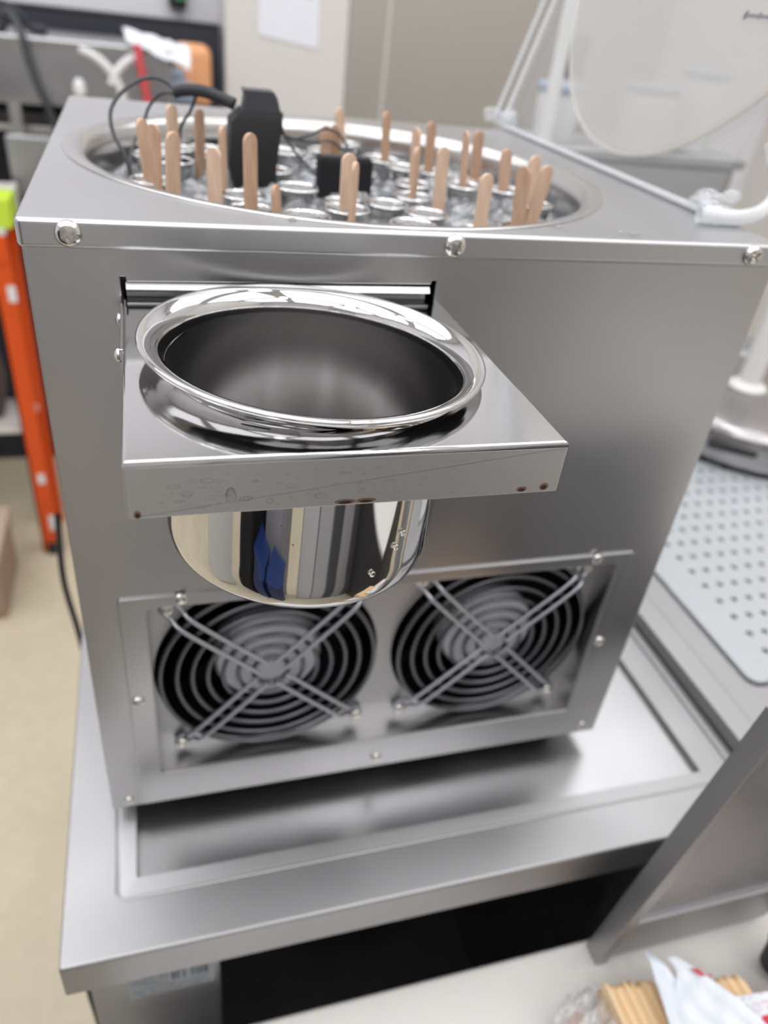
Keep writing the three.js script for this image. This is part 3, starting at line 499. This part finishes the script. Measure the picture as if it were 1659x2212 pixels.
{
  const t = thing('wall_pipe', 'white upright pipe with a dark clamp, seen through the clear cover', 'pipe', [1.49, 0.014, -1.75]);
  const x = 1.487, z = -1.75;
  part(t, 'tube', cyl(0.024, 0.024, 2.6, x, 0.014, z, 24), M.pipe);
  part(t, 'flange', cyl(0.05, 0.05, 0.012, x, 0.014, z, 32), M.pipe);
  part(t, 'clamp', rbox(x + 0.026, x + 0.085, 1.12, 1.245, z - 0.03, z + 0.03, 0.01), M.navy);
}

// ---------------------------------------------------------------- leaning dark steel panel and packs of sticks on the white freezer
{
  const t = thing('chest_freezer', 'white chest freezer with a flat pale top in front of the counter', 'freezer', [0.67, FLOOR, 0.5]);
  part(t, 'lid', rbox(-0.02, 1.36, -0.36, -0.3, 0.287, 0.7, 0.012), M.offWhite);
  part(t, 'body', rbox(0.0, 1.34, FLOOR + 0.1, -0.365, 0.3, 0.68, 0.02), M.white);
  part(t, 'plinth', box(0.03, 1.31, FLOOR, FLOOR + 0.1, 0.33, 0.65), M.blackMatte);
}
{
  const t = thing('steel_screen', 'upright steel panel with a folded edge standing on the white freezer, lower right', 'screen', [1.3, -0.3, 0.33]);
  const k = 0.1, shear = g => { const p = g.attributes.position; for (let i = 0; i < p.count; i++) p.setZ(i, p.getZ(i) + k * (p.getY(i) + 0.3)); g.computeVertexNormals(); return g; };
  part(t, 'folded_edge', shear(rbox(0.907, 0.918, -0.3, 0.53, 0.3, 0.342, 0.002).toNonIndexed()), M.tableSteel);
  part(t, 'sheet', shear(box(0.918, 1.32, -0.3, 0.53, 0.3, 0.326).toNonIndexed()), M.tableSteel);
  part(t, 'front_edge', shear(rbox(0.916, 0.932, -0.3, 0.53, 0.326, 0.343, 0.004).toNonIndexed()), M.tableSteel);
  part(t, 'lower_rail', shear(rbox(0.932, 1.32, -0.28, -0.12, 0.324, 0.338, 0.003).toNonIndexed()), M.tableSteel);
  part(t, 'top_rail', shear(rbox(0.932, 1.32, 0.26, 0.53, 0.324, 0.336, 0.003).toNonIndexed()), M.tableSteel);
  part(t, 'slot_mark', shear(rbox(0.945, 0.958, 0.12, 0.21, 0.325, 0.329, 0.001).toNonIndexed()), M.blackMatte);
}
{
  // bundle of loose sticks lying on edge, ends towards the panel
  const g = stickGeo(0.345, 0.03, 0.0058).rotateX(Math.PI / 2).rotateZ(Math.PI / 2).scale(U, U, U); boxUV(g);
  for (let row = 0; row < 3; row++) for (let i = 0; i < 44; i++) {
    const m = new THREE.Mesh(g, palewood[(i * 7 + row) % 3]); m.name = numbered('bundle_stick'); m.castShadow = m.receiveShadow = true;
    const x = 0.866 + i * 0.0063, z = 0.405 + (x - 0.866) * 0.17 + rr(-0.004, 0.006);
    m.position.copy(W3(x, -0.285 + row * 0.0315 + (row ? rr(0, 0.002) : 0), z)); m.rotation.y = rr(-0.004, 0.004);
    m.userData = { label: 'pale new wooden stick lying on edge in the tight bundle on the freezer', category: 'stick', group: 'pale sticks in the bundle on the freezer' };
    scene.add(m);
  }
}
function sheetBetween(A, B, n, amp, s0) {    // a crumpled sheet between two edges, with a thickness
  const ca = new THREE.CatmullRomCurve3(A.map(p => new THREE.Vector3(...p))), cb = new THREE.CatmullRomCurve3(B.map(p => new THREE.Vector3(...p)));
  const a = ca.getPoints(n), b = cb.getPoints(n), pos = [], idx = [], th = 0.0012; let s = s0; const r = () => { s = (s * 1664525 + 1013904223) >>> 0; return s / 4294967296 - 0.5; };
  const h = []; for (let i = 0; i <= n; i++) for (let j = 0; j <= n; j++) h.push(amp * (Math.sin(i * 0.9 + j * 0.5 + s0) * 0.4 + Math.sin(i * 0.35 - j * 0.8) * 0.5 + r() * 0.7));
  for (const side of [1, -1]) for (let i = 0; i <= n; i++) for (let j = 0; j <= n; j++) { const p = a[i].clone().lerp(b[i], j / n); pos.push(p.x, p.y + h[i * (n + 1) + j] + side * th / 2, p.z); }
  const N = (n + 1) * (n + 1); const tri = (p, q, u) => idx.push(p, q, u);
  for (let i = 0; i < n; i++) for (let j = 0; j < n; j++) { const p = i * (n + 1) + j, q = p + 1, u = p + n + 1, v = u + 1; tri(p, u, q); tri(q, u, v); tri(p + N, q + N, u + N); tri(q + N, v + N, u + N); }
  const edge = (p, q) => { tri(p, q, p + N); tri(q, q + N, p + N); };
  for (let j = 0; j < n; j++) { edge(j, j + 1); edge(n * (n + 1) + j + 1, n * (n + 1) + j); edge((j + 1) * (n + 1), j * (n + 1)); edge(j * (n + 1) + n, (j + 1) * (n + 1) + n); }
  const g = new THREE.BufferGeometry(); g.setAttribute('position', new THREE.Float32BufferAttribute(pos, 3)); g.setIndex(idx); return toCreasedNormals(g, 1.0);
}
{
  const t = thing('torn_bag', 'torn white plastic bag with red print lying over the bundle of sticks', 'bag', [1.02, -0.19, 0.48]);
  const film = std({ color: lin(0.74, 0.78, 0.83), roughness: 0.4, side: THREE.DoubleSide });
  part(t, 'flap', sheetBetween([[0.944, -0.155, 0.39], [0.945, -0.165, 0.42], [0.94, -0.17, 0.45], [0.93, -0.175, 0.52], [0.93, -0.175, 0.6]], [[0.949, -0.155, 0.391], [0.975, -0.165, 0.425], [0.982, -0.17, 0.45], [0.975, -0.172, 0.52], [0.98, -0.172, 0.6]], 16, 0.004, 5), film);
  const main = part(t, 'film', sheetBetween([[0.984, -0.16, 0.408], [0.99, -0.165, 0.43], [0.972, -0.17, 0.462], [0.965, -0.172, 0.5], [1.0, -0.172, 0.56]], [[1.01, -0.165, 0.412], [1.05, -0.17, 0.455], [1.07, -0.172, 0.485], [1.1, -0.175, 0.53], [1.12, -0.175, 0.58]], 18, 0.004, 9), film);
  part(main, 'red_mark', [sheetBetween([[1.017, -0.161, 0.436], [1.03, -0.162, 0.452]], [[1.032, -0.161, 0.44], [1.04, -0.162, 0.454]], 4, 0, 3), sheetBetween([[1.043, -0.163, 0.452], [1.047, -0.163, 0.457]], [[1.05, -0.163, 0.453], [1.053, -0.163, 0.458]], 3, 0, 3)], M.red, 'red printed mark');
}
{
  // second bag at the right, rows of small red print and a red block
  const cv = document.createElement('canvas'); cv.width = 256; cv.height = 256; const c = cv.getContext('2d'); c.fillStyle = '#dfe6ec'; c.fillRect(0, 0, 256, 256);
  let q = 17; const qr = () => { q = (q * 1664525 + 1013904223) >>> 0; return q / 4294967296; };
  c.strokeStyle = 'rgba(206,70,84,0.75)'; c.lineWidth = 3;
  for (let r = 0; r < 3; r++) for (let x = 70; x < 250; x += 26) { for (let k = 0; k < 5; k++) { c.beginPath(); const a = x + qr() * 18, b = 40 + r * 32 + qr() * 18; c.moveTo(a, b); c.lineTo(a + (qr() - 0.5) * 18, b + (qr() - 0.5) * 14); c.stroke(); } }
  c.fillStyle = '#cf2034'; c.fillRect(96, 140, 160, 46); c.strokeStyle = '#f2d6da'; for (let x = 112; x < 250; x += 30) for (let k = 0; k < 5; k++) { c.beginPath(); const a = x + qr() * 20, b = 150 + qr() * 26; c.moveTo(a, b); c.lineTo(a + (qr() - 0.5) * 20, b + (qr() - 0.5) * 16); c.stroke(); }
  const tx = new THREE.CanvasTexture(cv); tx.colorSpace = THREE.SRGBColorSpace;
  const g = sheetBetween([[1.098, -0.2, 0.487], [1.095, -0.205, 0.53], [1.09, -0.21, 0.6]], [[1.34, -0.2, 0.51], [1.34, -0.205, 0.56], [1.34, -0.21, 0.62]], 14, 0.003, 21);
  const p = g.attributes.position, uv = new Float32Array(p.count * 2); for (let i = 0; i < p.count; i++) { uv[2 * i] = (p.getX(i) - 1.05) / 0.2; uv[2 * i + 1] = 1 - (p.getZ(i) - 0.478) / 0.09; } g.setAttribute('uv', new THREE.BufferAttribute(uv, 2));
  const t = thing('printed_bag', 'white plastic bag with rows of small red print in the lower right corner', 'bag', [1.2, -0.28, 0.54]);
  part(t, 'film', g, std({ map: tx, roughness: 0.45, side: THREE.DoubleSide }), undefined, true);
  part(t, 'contents', rbox(1.16, 1.33, -0.298, -0.222, 0.53, 0.66, 0.02), palewood[1]);
}
{
  const t = thing('clear_bag', 'crumpled clear plastic bag of brown sticks at the bottom edge, left of the bundle', 'bag', [0.79, -0.29, 0.46]);
  part(t, 'film', sheetBetween([[0.8, -0.235, 0.4], [0.765, -0.225, 0.42], [0.73, -0.23, 0.46], [0.71, -0.24, 0.56]], [[0.85, -0.225, 0.4], [0.85, -0.205, 0.44], [0.845, -0.2, 0.48], [0.845, -0.2, 0.56]], 20, 0.01, 31), M.clearBag);
  for (let i = 0; i < 3; i++) part(t, 'brown_stick', stickGeo(0.3, 0.03, 0.008).rotateX(Math.PI / 2).rotateY(-0.5).translate(0.775 + i * 0.02, -0.288 + i * 0.012, 0.43 - i * 0.005), wood[1]);
}
single('black_cup', 'black round lid edge poking in at the far lower right', 'lid', [1.235, -0.25, 0.44], lathe([[0, -0.27], [0.03, -0.27], [0.036, -0.2], [0.04, -0.196], [0.036, -0.192], [0, -0.192]], 1.265, 0, 0.435, 32), M.blackPlastic);

// ---------------------------------------------------------------- left background
{
  const t = thing('orange_rack', 'orange steel rack with white stickers on its post, left of the machine', 'rack', [-1.6, FLOOR, -4.3]);
  const post = (x, z) => part(t, 'post', [box(x, x + 0.11, FLOOR, -0.09, z - 0.012, z), box(x, x + 0.012, FLOOR, -0.09, z - 0.11, z)], M.orange);
  const p = post(-0.765, -4.0); post(-2.6, -4.0); post(-0.765, -4.4); post(-2.6, -4.4);
  for (const [y, h, x] of [[-0.43, 0.1, -0.67], [-1.75, 0.08, -0.69], [-2.13, 0.13, -0.665]]) part(p, 'sticker', box(x - 0.03, x + 0.018, y - h / 2, y + h / 2, -4.0, -3.997), M.white);
  part(t, 'beam', rbox(-2.6, -0.655, -0.25, -0.085, -4.03, -3.99, 0.01), M.orange);
  part(t, 'side_beam', rbox(-0.765, -0.72, -0.25, -0.085, -4.5, -4.03, 0.01), M.orange);
  part(t, 'shelf_board', rbox(-2.6, -0.655, -0.085, -0.055, -4.52, -3.99, 0.005), M.offWhite);
  part(t, 'shelf_board', rbox(-2.6, -0.7, -1.4, -1.37, -4.5, -4.03, 0.005), M.offWhite);
  part(t, 'foot', box(-0.73, -0.64, FLOOR, FLOOR + 0.09, -4.05, -3.97), M.blackRubber);
}
{
  const t = thing('white_box', 'white box with a lime green stripe standing on the orange rack', 'box', [-0.8, -0.055, -4.3]);
  part(t, 'carton', rbox(-1.3, -0.62, -0.055, 0.1, -4.5, -4.03, 0.01), M.offWhite);
  part(t, 'stripe', [box(-0.72, -0.617, -0.05, 0.102, -4.3, -4.026)], M.lime, 'lime green stripe');
}
{
  const t = thing('grey_sack', 'dark crumpled sack on the lower rack shelf behind the orange post', 'sack', [-1.1, -1.37, -4.27]);
  const g = new THREE.SphereGeometry(0.26, 32, 20); const p = g.attributes.position; for (let i = 0; i < p.count; i++) { const x = p.getX(i), y = p.getY(i), z = p.getZ(i); const k = 1 + 0.12 * Math.sin(x * 19 + y * 7) * Math.cos(z * 15); p.setXYZ(i, x * k, Math.max(-0.26, y * 1.3 * k), z * k); } g.computeVertexNormals();
  part(t, 'body', g.translate(-1.1, -1.11, -4.27), std({ color: lin(0.1, 0.085, 0.085), roughness: 0.8 }));
  part(t, 'tie', new THREE.TorusGeometry(0.1, 0.025, 10, 24).rotateX(Math.PI / 2).translate(-1.1, -0.78, -4.27), M.blackRubber);
}
{
  const t = thing('grey_bucket', 'grey bucket on the rack beside the dark sack', 'bucket', [-1.75, -1.37, -4.27]);
  part(t, 'body', lathe([[0, -1.37], [0.17, -1.37], [0.21, -0.8], [0.22, -0.79], [0.21, -0.78], [0.195, -0.79], [0.16, -1.34], [0, -1.34]], -1.75, 0, -4.27, 40), M.blueGrey);
  part(t, 'handle', new THREE.TorusGeometry(0.21, 0.012, 8, 32, Math.PI).translate(-1.75, -0.8, -4.27), M.wireSteel);
}
{
  const t = thing('brown_crate', 'brown crate standing on the floor at the left edge', 'crate', [-1.25, FLOOR, -3.6]);
  part(t, 'body', rbox(-1.7, -0.93, FLOOR, FLOOR + 0.45, -3.9, -3.3, 0.02), std({ color: lin(0.36, 0.26, 0.19), roughness: 0.8 }));
  part(t, 'lid', rbox(-1.72, -0.91, FLOOR + 0.45, FLOOR + 0.5, -3.92, -3.28, 0.015), std({ color: lin(0.46, 0.36, 0.28), roughness: 0.8 }));
}
{
  const t = thing('steel_sink', 'stainless steel sink unit with two basins against the back wall, left', 'sink', [-0.2, FLOOR, -4.9]);
  part(t, 'apron', rbox(-1.6, 0.335, 0.53, 0.86, -4.62, -4.58, 0.01), M.topSteel);
  part(t, 'rim', rbox(-1.62, 0.36, 0.845, 0.885, -5.25, -4.56, 0.015), M.topSteel);
  const arc = (cx, cy, R, a0, a1, rad) => { const p = []; for (let i = 0; i <= 24; i++) { const a = (a0 + (a1 - a0) * i / 24) * Math.PI / 180; p.push([cx + R * Math.cos(a), cy + R * Math.sin(a), -4.575]); } return tube(p, rad, 48, 10); };
  part(t, 'reflection_arc', arc(-0.24, 0.56, 0.29, -6, 78, 0.026), M.white, 'white arc painted in as a reflection on the sink front');  // white arcs stand in for bright reflections on the steel face
  part(t, 'reflection_arc', arc(0.24, 0.58, 0.27, 105, 160, 0.026), M.white, 'white arc painted in as a reflection on the sink front');
  part(t, 'highlight_spot', new THREE.SphereGeometry(0.036, 24, 16).scale(1, 1.6, 0.7).translate(-0.2, 0.635, -4.57), M.white, 'white oval painted in as a highlight on the sink front');  // white ellipsoid stands in for a bright spot on the steel
  part(t, 'end_panel', rbox(0.32, 0.34, 0.2, 0.85, -5.25, -4.6, 0.005), M.tableSteel);
  part(t, 'basin', rbox(-0.66, -0.345, 0.0, 0.36, -5.1, -4.57, 0.02), M.tableSteel);
  part(t, 'basin', rbox(-0.3, 0.3, 0.0, 0.52, -5.1, -4.62, 0.02), M.tableSteel);
  part(t, 'cross_bar', rbox(-1.6, 0.3, 0.44, 0.5, -4.9, -4.86, 0.01), M.blackPlastic);
  for (const [x, z] of [[-0.58, -4.62], [0.28, -4.62], [-1.55, -4.62], [0.28, -5.2]]) part(t, 'leg', rbox(x - 0.035, x + 0.035, FLOOR, 0.55, z - 0.035, z + 0.035, 0.008), M.tableSteel);
  part(t, 'shelf', rbox(-1.55, 0.3, 0.36, 0.4, -5.15, -4.68, 0.01), M.fridgeSteel);
}
single('red_strap', 'red strap hanging over the sink front', 'strap', [0.17, 0.6, -4.53], tube([[0.15, 0.895, -4.55], [0.158, 0.82, -4.53], [0.175, 0.7, -4.51], [0.19, 0.6, -4.5], [0.19, 0.5, -4.5]], 0.024, 30, 10), M.red);
single('grey_hose', 'dark grey hose hanging over the sink at the left', 'hose', [-0.45, 0.6, -4.5], tube([[-0.62, 0.98, -4.7], [-0.53, 0.98, -4.6], [-0.478, 0.9, -4.53], [-0.465, 0.8, -4.52], [-0.43, 0.65, -4.52], [-0.38, 0.5, -4.54], [-0.36, 0.4, -4.56]], 0.02, 50, 12), M.cableGrey);
single('coiled_cable', 'tangle of dark cable on the sink rim in the upper left corner', 'cable', [-0.6, 0.9, -4.7], tube([[-0.75, 0.93, -4.7], [-0.66, 1.0, -4.72], [-0.58, 0.96, -4.66], [-0.6, 0.9, -4.65], [-0.68, 0.9, -4.68], [-0.7, 0.97, -4.74], [-0.6, 1.02, -4.72], [-0.5, 0.98, -4.7], [-0.45, 0.92, -4.72], [-0.36, 0.91, -4.74]], 0.026, 90, 10), M.navy);
{
  const t = thing('navy_board', 'tall navy board standing behind the sink against the back wall', 'board', [0, FLOOR, -5.5]);
  part(t, 'panel', rbox(-2.5, 0.715, FLOOR, 0.985, -5.6, -5.42, 0.012), M.navy);
  part(t, 'cap', rbox(-2.5, 0.72, 0.985, 1.0, -5.61, -5.41, 0.006), M.blackPlastic);
}
single('white_cloth', 'white cloth folded over the right end of the sink', 'cloth', [0.3, 0.86, -4.7], (() => { const g = sheetBetween([[0.07, 0.95, -4.72], [0.08, 0.965, -4.62], [0.09, 0.915, -4.535]], [[0.36, 0.91, -4.72], [0.45, 0.895, -4.62], [0.45, 0.79, -4.53]], 16, 0.012, 44); return g; })(), M.paper);
{
  const t = thing('peach_pouch', 'orange pouch with a grey-blue front pocket standing by the navy board', 'pouch', [0.55, 0.5, -5.2]);
  const g = new RoundedBoxGeometry(0.26, 0.38, 0.16, 5, 0.07).translate(0.5, 0.7, -5.2); part(t, 'pouch_body', g, M.peach);
  part(t, 'front_pocket', new RoundedBoxGeometry(0.17, 0.14, 0.06, 4, 0.028).translate(0.43, 0.6, -5.11), M.blueGrey);
  part(t, 'flap', new RoundedBoxGeometry(0.1, 0.09, 0.06, 4, 0.028).translate(0.4, 0.7, -5.12), M.blueGrey);
}
{
  const t = thing('pouch_shelf', 'small steel side table carrying the orange pouch', 'table', [0.55, FLOOR, -5.15]);
  part(t, 'top', rbox(0.37, 0.72, 0.478, 0.508, -5.35, -4.98, 0.008), M.tableSteel);
  for (const [x, z] of [[0.4, -5.02], [0.69, -5.02], [0.4, -5.32], [0.69, -5.32]]) part(t, 'leg', cyl(0.015, 0.015, 0.478 - FLOOR, x, FLOOR, z, 12), M.tableSteel);
}
{
  const t = thing('wall_switch', 'black wall switch with a green button above the navy board', 'switch', [0.46, 1.15, -5.75]);
  part(t, 'housing', rbox(0.39, 0.51, 1.06, 1.3, -5.8, -5.7, 0.015), M.blackPlastic);
  part(t, 'button', rbox(0.44, 0.5, 1.11, 1.25, -5.7, -5.68, 0.01), M.green);
}
{
  const t = thing('wall_notice', 'white paper notice taped on the cream pillar', 'notice', [1.17, 1.1, -5.29]);
  const s = new THREE.Shape(); s.moveTo(0.965, 0.975); s.lineTo(1.385, 0.925); s.lineTo(1.385, 1.6); s.lineTo(0.965, 1.6); s.closePath();
  const cv = document.createElement('canvas'); cv.width = 128; cv.height = 128; const c = cv.getContext('2d'); c.fillStyle = '#e6e8f0'; c.fillRect(0, 0, 128, 128); c.fillStyle = '#8e9098'; let q = 9; const qr = () => { q = (q * 1664525 + 1013904223) >>> 0; return q / 4294967296; };
  for (let r = 0; r < 4; r++) for (let x = 34; x < 110; x += 8) if (qr() < 0.8) c.fillRect(x, 44 - r * 14, 4 + qr() * 3, 8);
  const tx = new THREE.CanvasTexture(cv); tx.colorSpace = THREE.SRGBColorSpace; const g = extrude(s, 0.004).translate(0, 0, -5.298);
  const p = g.attributes.position, uv = new Float32Array(p.count * 2); for (let i = 0; i < p.count; i++) { uv[2 * i] = (p.getX(i) - 0.965) / 0.42; uv[2 * i + 1] = (p.getY(i) - 0.925) / 0.5; } g.setAttribute('uv', new THREE.BufferAttribute(uv, 2));
  part(t, 'sheet', g, std({ map: tx, roughness: 0.9 }), undefined, true);
  part(t, 'tape', box(1.1, 1.25, 1.57, 1.63, -5.294, -5.292), M.paper);
}
{
  const t = thing('steel_fridge', 'tall steel fridge with two doors beside the cream pillar', 'fridge', [2.8, FLOOR, -5.4]);
  part(t, 'body', box(1.6, 4.2, FLOOR + 0.15, 3.2, -5.8, -5.36), M.fridgeSteel);
  part(t, 'door', rbox(1.605, 1.89, FLOOR + 0.2, 3.18, -5.36, -5.3, 0.012), M.fridgeSteel);
  part(t, 'door', rbox(1.905, 4.19, FLOOR + 0.2, 3.18, -5.36, -5.3, 0.012), M.fridgeSteel);
  part(t, 'plinth', box(1.63, 4.17, FLOOR, FLOOR + 0.15, -5.78, -5.4), M.blackMatte);
  part(t, 'seam', rbox(1.888, 1.907, FLOOR + 0.2, 3.18, -5.34, -5.305, 0.003), M.offWhite, 'pale strip between the doors');
}
// things standing on the drain counter, seen dimly through the clear cover
{
  const t = thing('steel_box', 'low steel box on the right counter, seen through the clear cover', 'box', [1.95, 0.022, -1.75]);
  part(t, 'body', rbox(1.5, 2.4, 0.06, 0.86, -2.19, -1.84, 0.02), M.tableSteel);
  part(t, 'lid', rbox(1.48, 2.42, 0.86, 0.9, -2.2, -1.82, 0.01), M.tableSteel);
  for (const x of [1.56, 2.34]) for (const z of [-2.14, -1.89]) part(t, 'foot', cyl(0.03, 0.03, 0.045, x, 0.02, z, 16), M.blackRubber);
}
for (const [x, z, r, h, lab] of [[1.62, -1.95, 0.085, 0.17, 'white plastic tub on the steel box, left one'], [1.98, -1.92, 0.1, 0.2, 'white plastic tub on the steel box, middle one'], [2.24, -1.98, 0.085, 0.26, 'white plastic tub on the steel box, right one']]) {
  const t = thing('plastic_tub', lab + ', behind the clear cover', 'tub', [x, 0.9, z], 'white tubs on the steel box');
  part(t, 'body', lathe([[0, 0.9], [r * 0.85, 0.9], [r, 0.9 + h], [r * 0.95, 0.9 + h], [r * 0.8, 0.91], [0, 0.91]], x, 0, z, 40), M.white);
  part(t, 'lid', lathe([[0, 0.9 + h + 0.02], [r, 0.9 + h + 0.02], [r * 1.06, 0.9 + h + 0.01], [r * 1.06, 0.9 + h - 0.01], [r, 0.9 + h]], x, 0, z, 40), M.blueGrey);
}

// ---------------------------------------------------------------- things outside the frame, several added for what the pot and steel mirror
{
  const t = thing('white_fridge', 'tall white fridge left of the machine, mirrored as the broad white stripe on the pot', 'fridge', [-2.9, FLOOR, 0.7]);
  part(t, 'body', rbox(-3.6, -2.5, FLOOR + 0.05, 1.6, 0.15, 1.35, 0.03), M.white);
  part(t, 'door', rbox(-2.49, -2.44, FLOOR + 0.1, 1.58, 0.17, 1.33, 0.02), M.white);
  part(t, 'handle', rbox(-2.43, -2.4, -0.6, 0.2, 1.2, 1.25, 0.01), M.wireSteel);
}
{
  const t = thing('added_black_cabinet', 'unseen black cabinet added to mirror as the dark stripe left of the middle of the pot', 'cabinet', [-1.9, FLOOR, 2.1]);  // added stand-in for dark clothing, there only for its reflection
  part(t, 'body', rbox(-2.5, -1.55, FLOOR, 1.2, 1.75, 2.6, 0.02), M.blackPlastic);
  part(t, 'door', rbox(-2.46, -1.59, FLOOR + 0.1, 1.15, 1.72, 1.75, 0.01), M.blackMatte);
}
{
  const t = thing('grey_locker', 'grey locker mirrored in the front of the pot', 'locker', [-1.0, FLOOR, 2.6]);
  part(t, 'body', rbox(-1.5, -0.75, FLOOR, 2.0, 2.3, 3.0, 0.02), std({ color: lin(0.36, 0.34, 0.37), roughness: 0.5 }));
  part(t, 'door', rbox(-1.46, -0.79, FLOOR + 0.1, 1.95, 2.27, 2.3, 0.01), std({ color: lin(0.4, 0.38, 0.41), roughness: 0.5 }));
}
for (const [x, z, lab] of [[-1.2, 1.85, 'unseen blue bin added to mirror low on the pot, left one'], [-0.72, 1.95, 'unseen blue bin added to mirror low on the pot, right one']]) {
  const t = thing('added_blue_bin', lab, 'bin', [x, FLOOR, z], 'blue bins added to be mirrored in the pot');  // added stand-ins for blue clothing, there only for their reflection
  const blue = std({ color: lin(0.012, 0.03, 0.12), roughness: 0.4 });
  part(t, 'body', rbox(x - 0.2, x + 0.2, FLOOR, -0.75, z - 0.15, z + 0.15, 0.03), blue);
  part(t, 'lid', rbox(x - 0.215, x + 0.215, -0.75, -0.7, z - 0.165, z + 0.165, 0.015), blue);
}
{
  const t = thing('added_sideboard', 'unseen dark sideboard with grey door panels, added for the reflections in pot and machine front', 'sideboard', [0.9, FLOOR, 2.9]);  // unseen, added to set the tone mirrored in the front steel
  part(t, 'body', rbox(-0.2, 2.0, FLOOR, 0.6, 2.5, 3.2, 0.02), std({ color: lin(0.3, 0.29, 0.3), roughness: 0.5 }));
  for (const [x0, x1, c] of [[-0.17, 0.3, [0.6, 0.6, 0.61]], [0.34, 0.75, [0.5, 0.5, 0.51]], [0.8, 1.1, [0.09, 0.09, 0.1]], [1.14, 1.5, [0.42, 0.41, 0.41]], [1.55, 1.96, [0.12, 0.115, 0.12]]]) part(t, 'door', rbox(x0, x1, FLOOR + 0.12, 0.56, 2.47, 2.5, 0.01), std({ color: lin(...c), roughness: 0.5 }));
}
{
  const t = thing('added_dark_trolley', 'unseen dark trolley added as a dark reflection for the steel screen and the pot', 'trolley', [2.5, FLOOR, 1.8]);  // unseen, added near black so the upright steel panel mirrors something dark
  part(t, 'body', rbox(1.75, 3.2, FLOOR + 0.25, -0.45, 1.0, 2.4, 0.03), std({ color: lin(0.05, 0.048, 0.05), roughness: 0.5 }));
  part(t, 'top', rbox(1.7, 3.25, -0.45, -0.4, 0.95, 2.44, 0.02), M.offWhite);
  for (const [x, z] of [[1.9, 1.15], [3.1, 1.15], [1.9, 2.25], [3.1, 2.25]]) { part(t, 'wheel', cyl(0.1, 0.1, 0.06, 0, -0.03, 0, 24).rotateZ(Math.PI / 2).translate(x, FLOOR + 0.1, z), M.blackRubber); part(t, 'fork', box(x - 0.05, x + 0.05, FLOOR + 0.17, FLOOR + 0.25, z - 0.03, z + 0.03), M.wireSteel); }
}
{
  const t = thing('added_white_crate', 'unseen white crate on the dark trolley, added to mirror as a pale patch on the machine front', 'crate', [2.5, -0.4, 2.2]);  // unseen, added to give the machine front a pale reflection
  part(t, 'body', rbox(2.2, 2.85, -0.4, 0.0, 1.85, 2.4, 0.03), M.white);
  part(t, 'lid', rbox(2.18, 2.87, 0.0, 0.04, 1.83, 2.42, 0.015), M.white);
}
renderer.render(scene, camera);
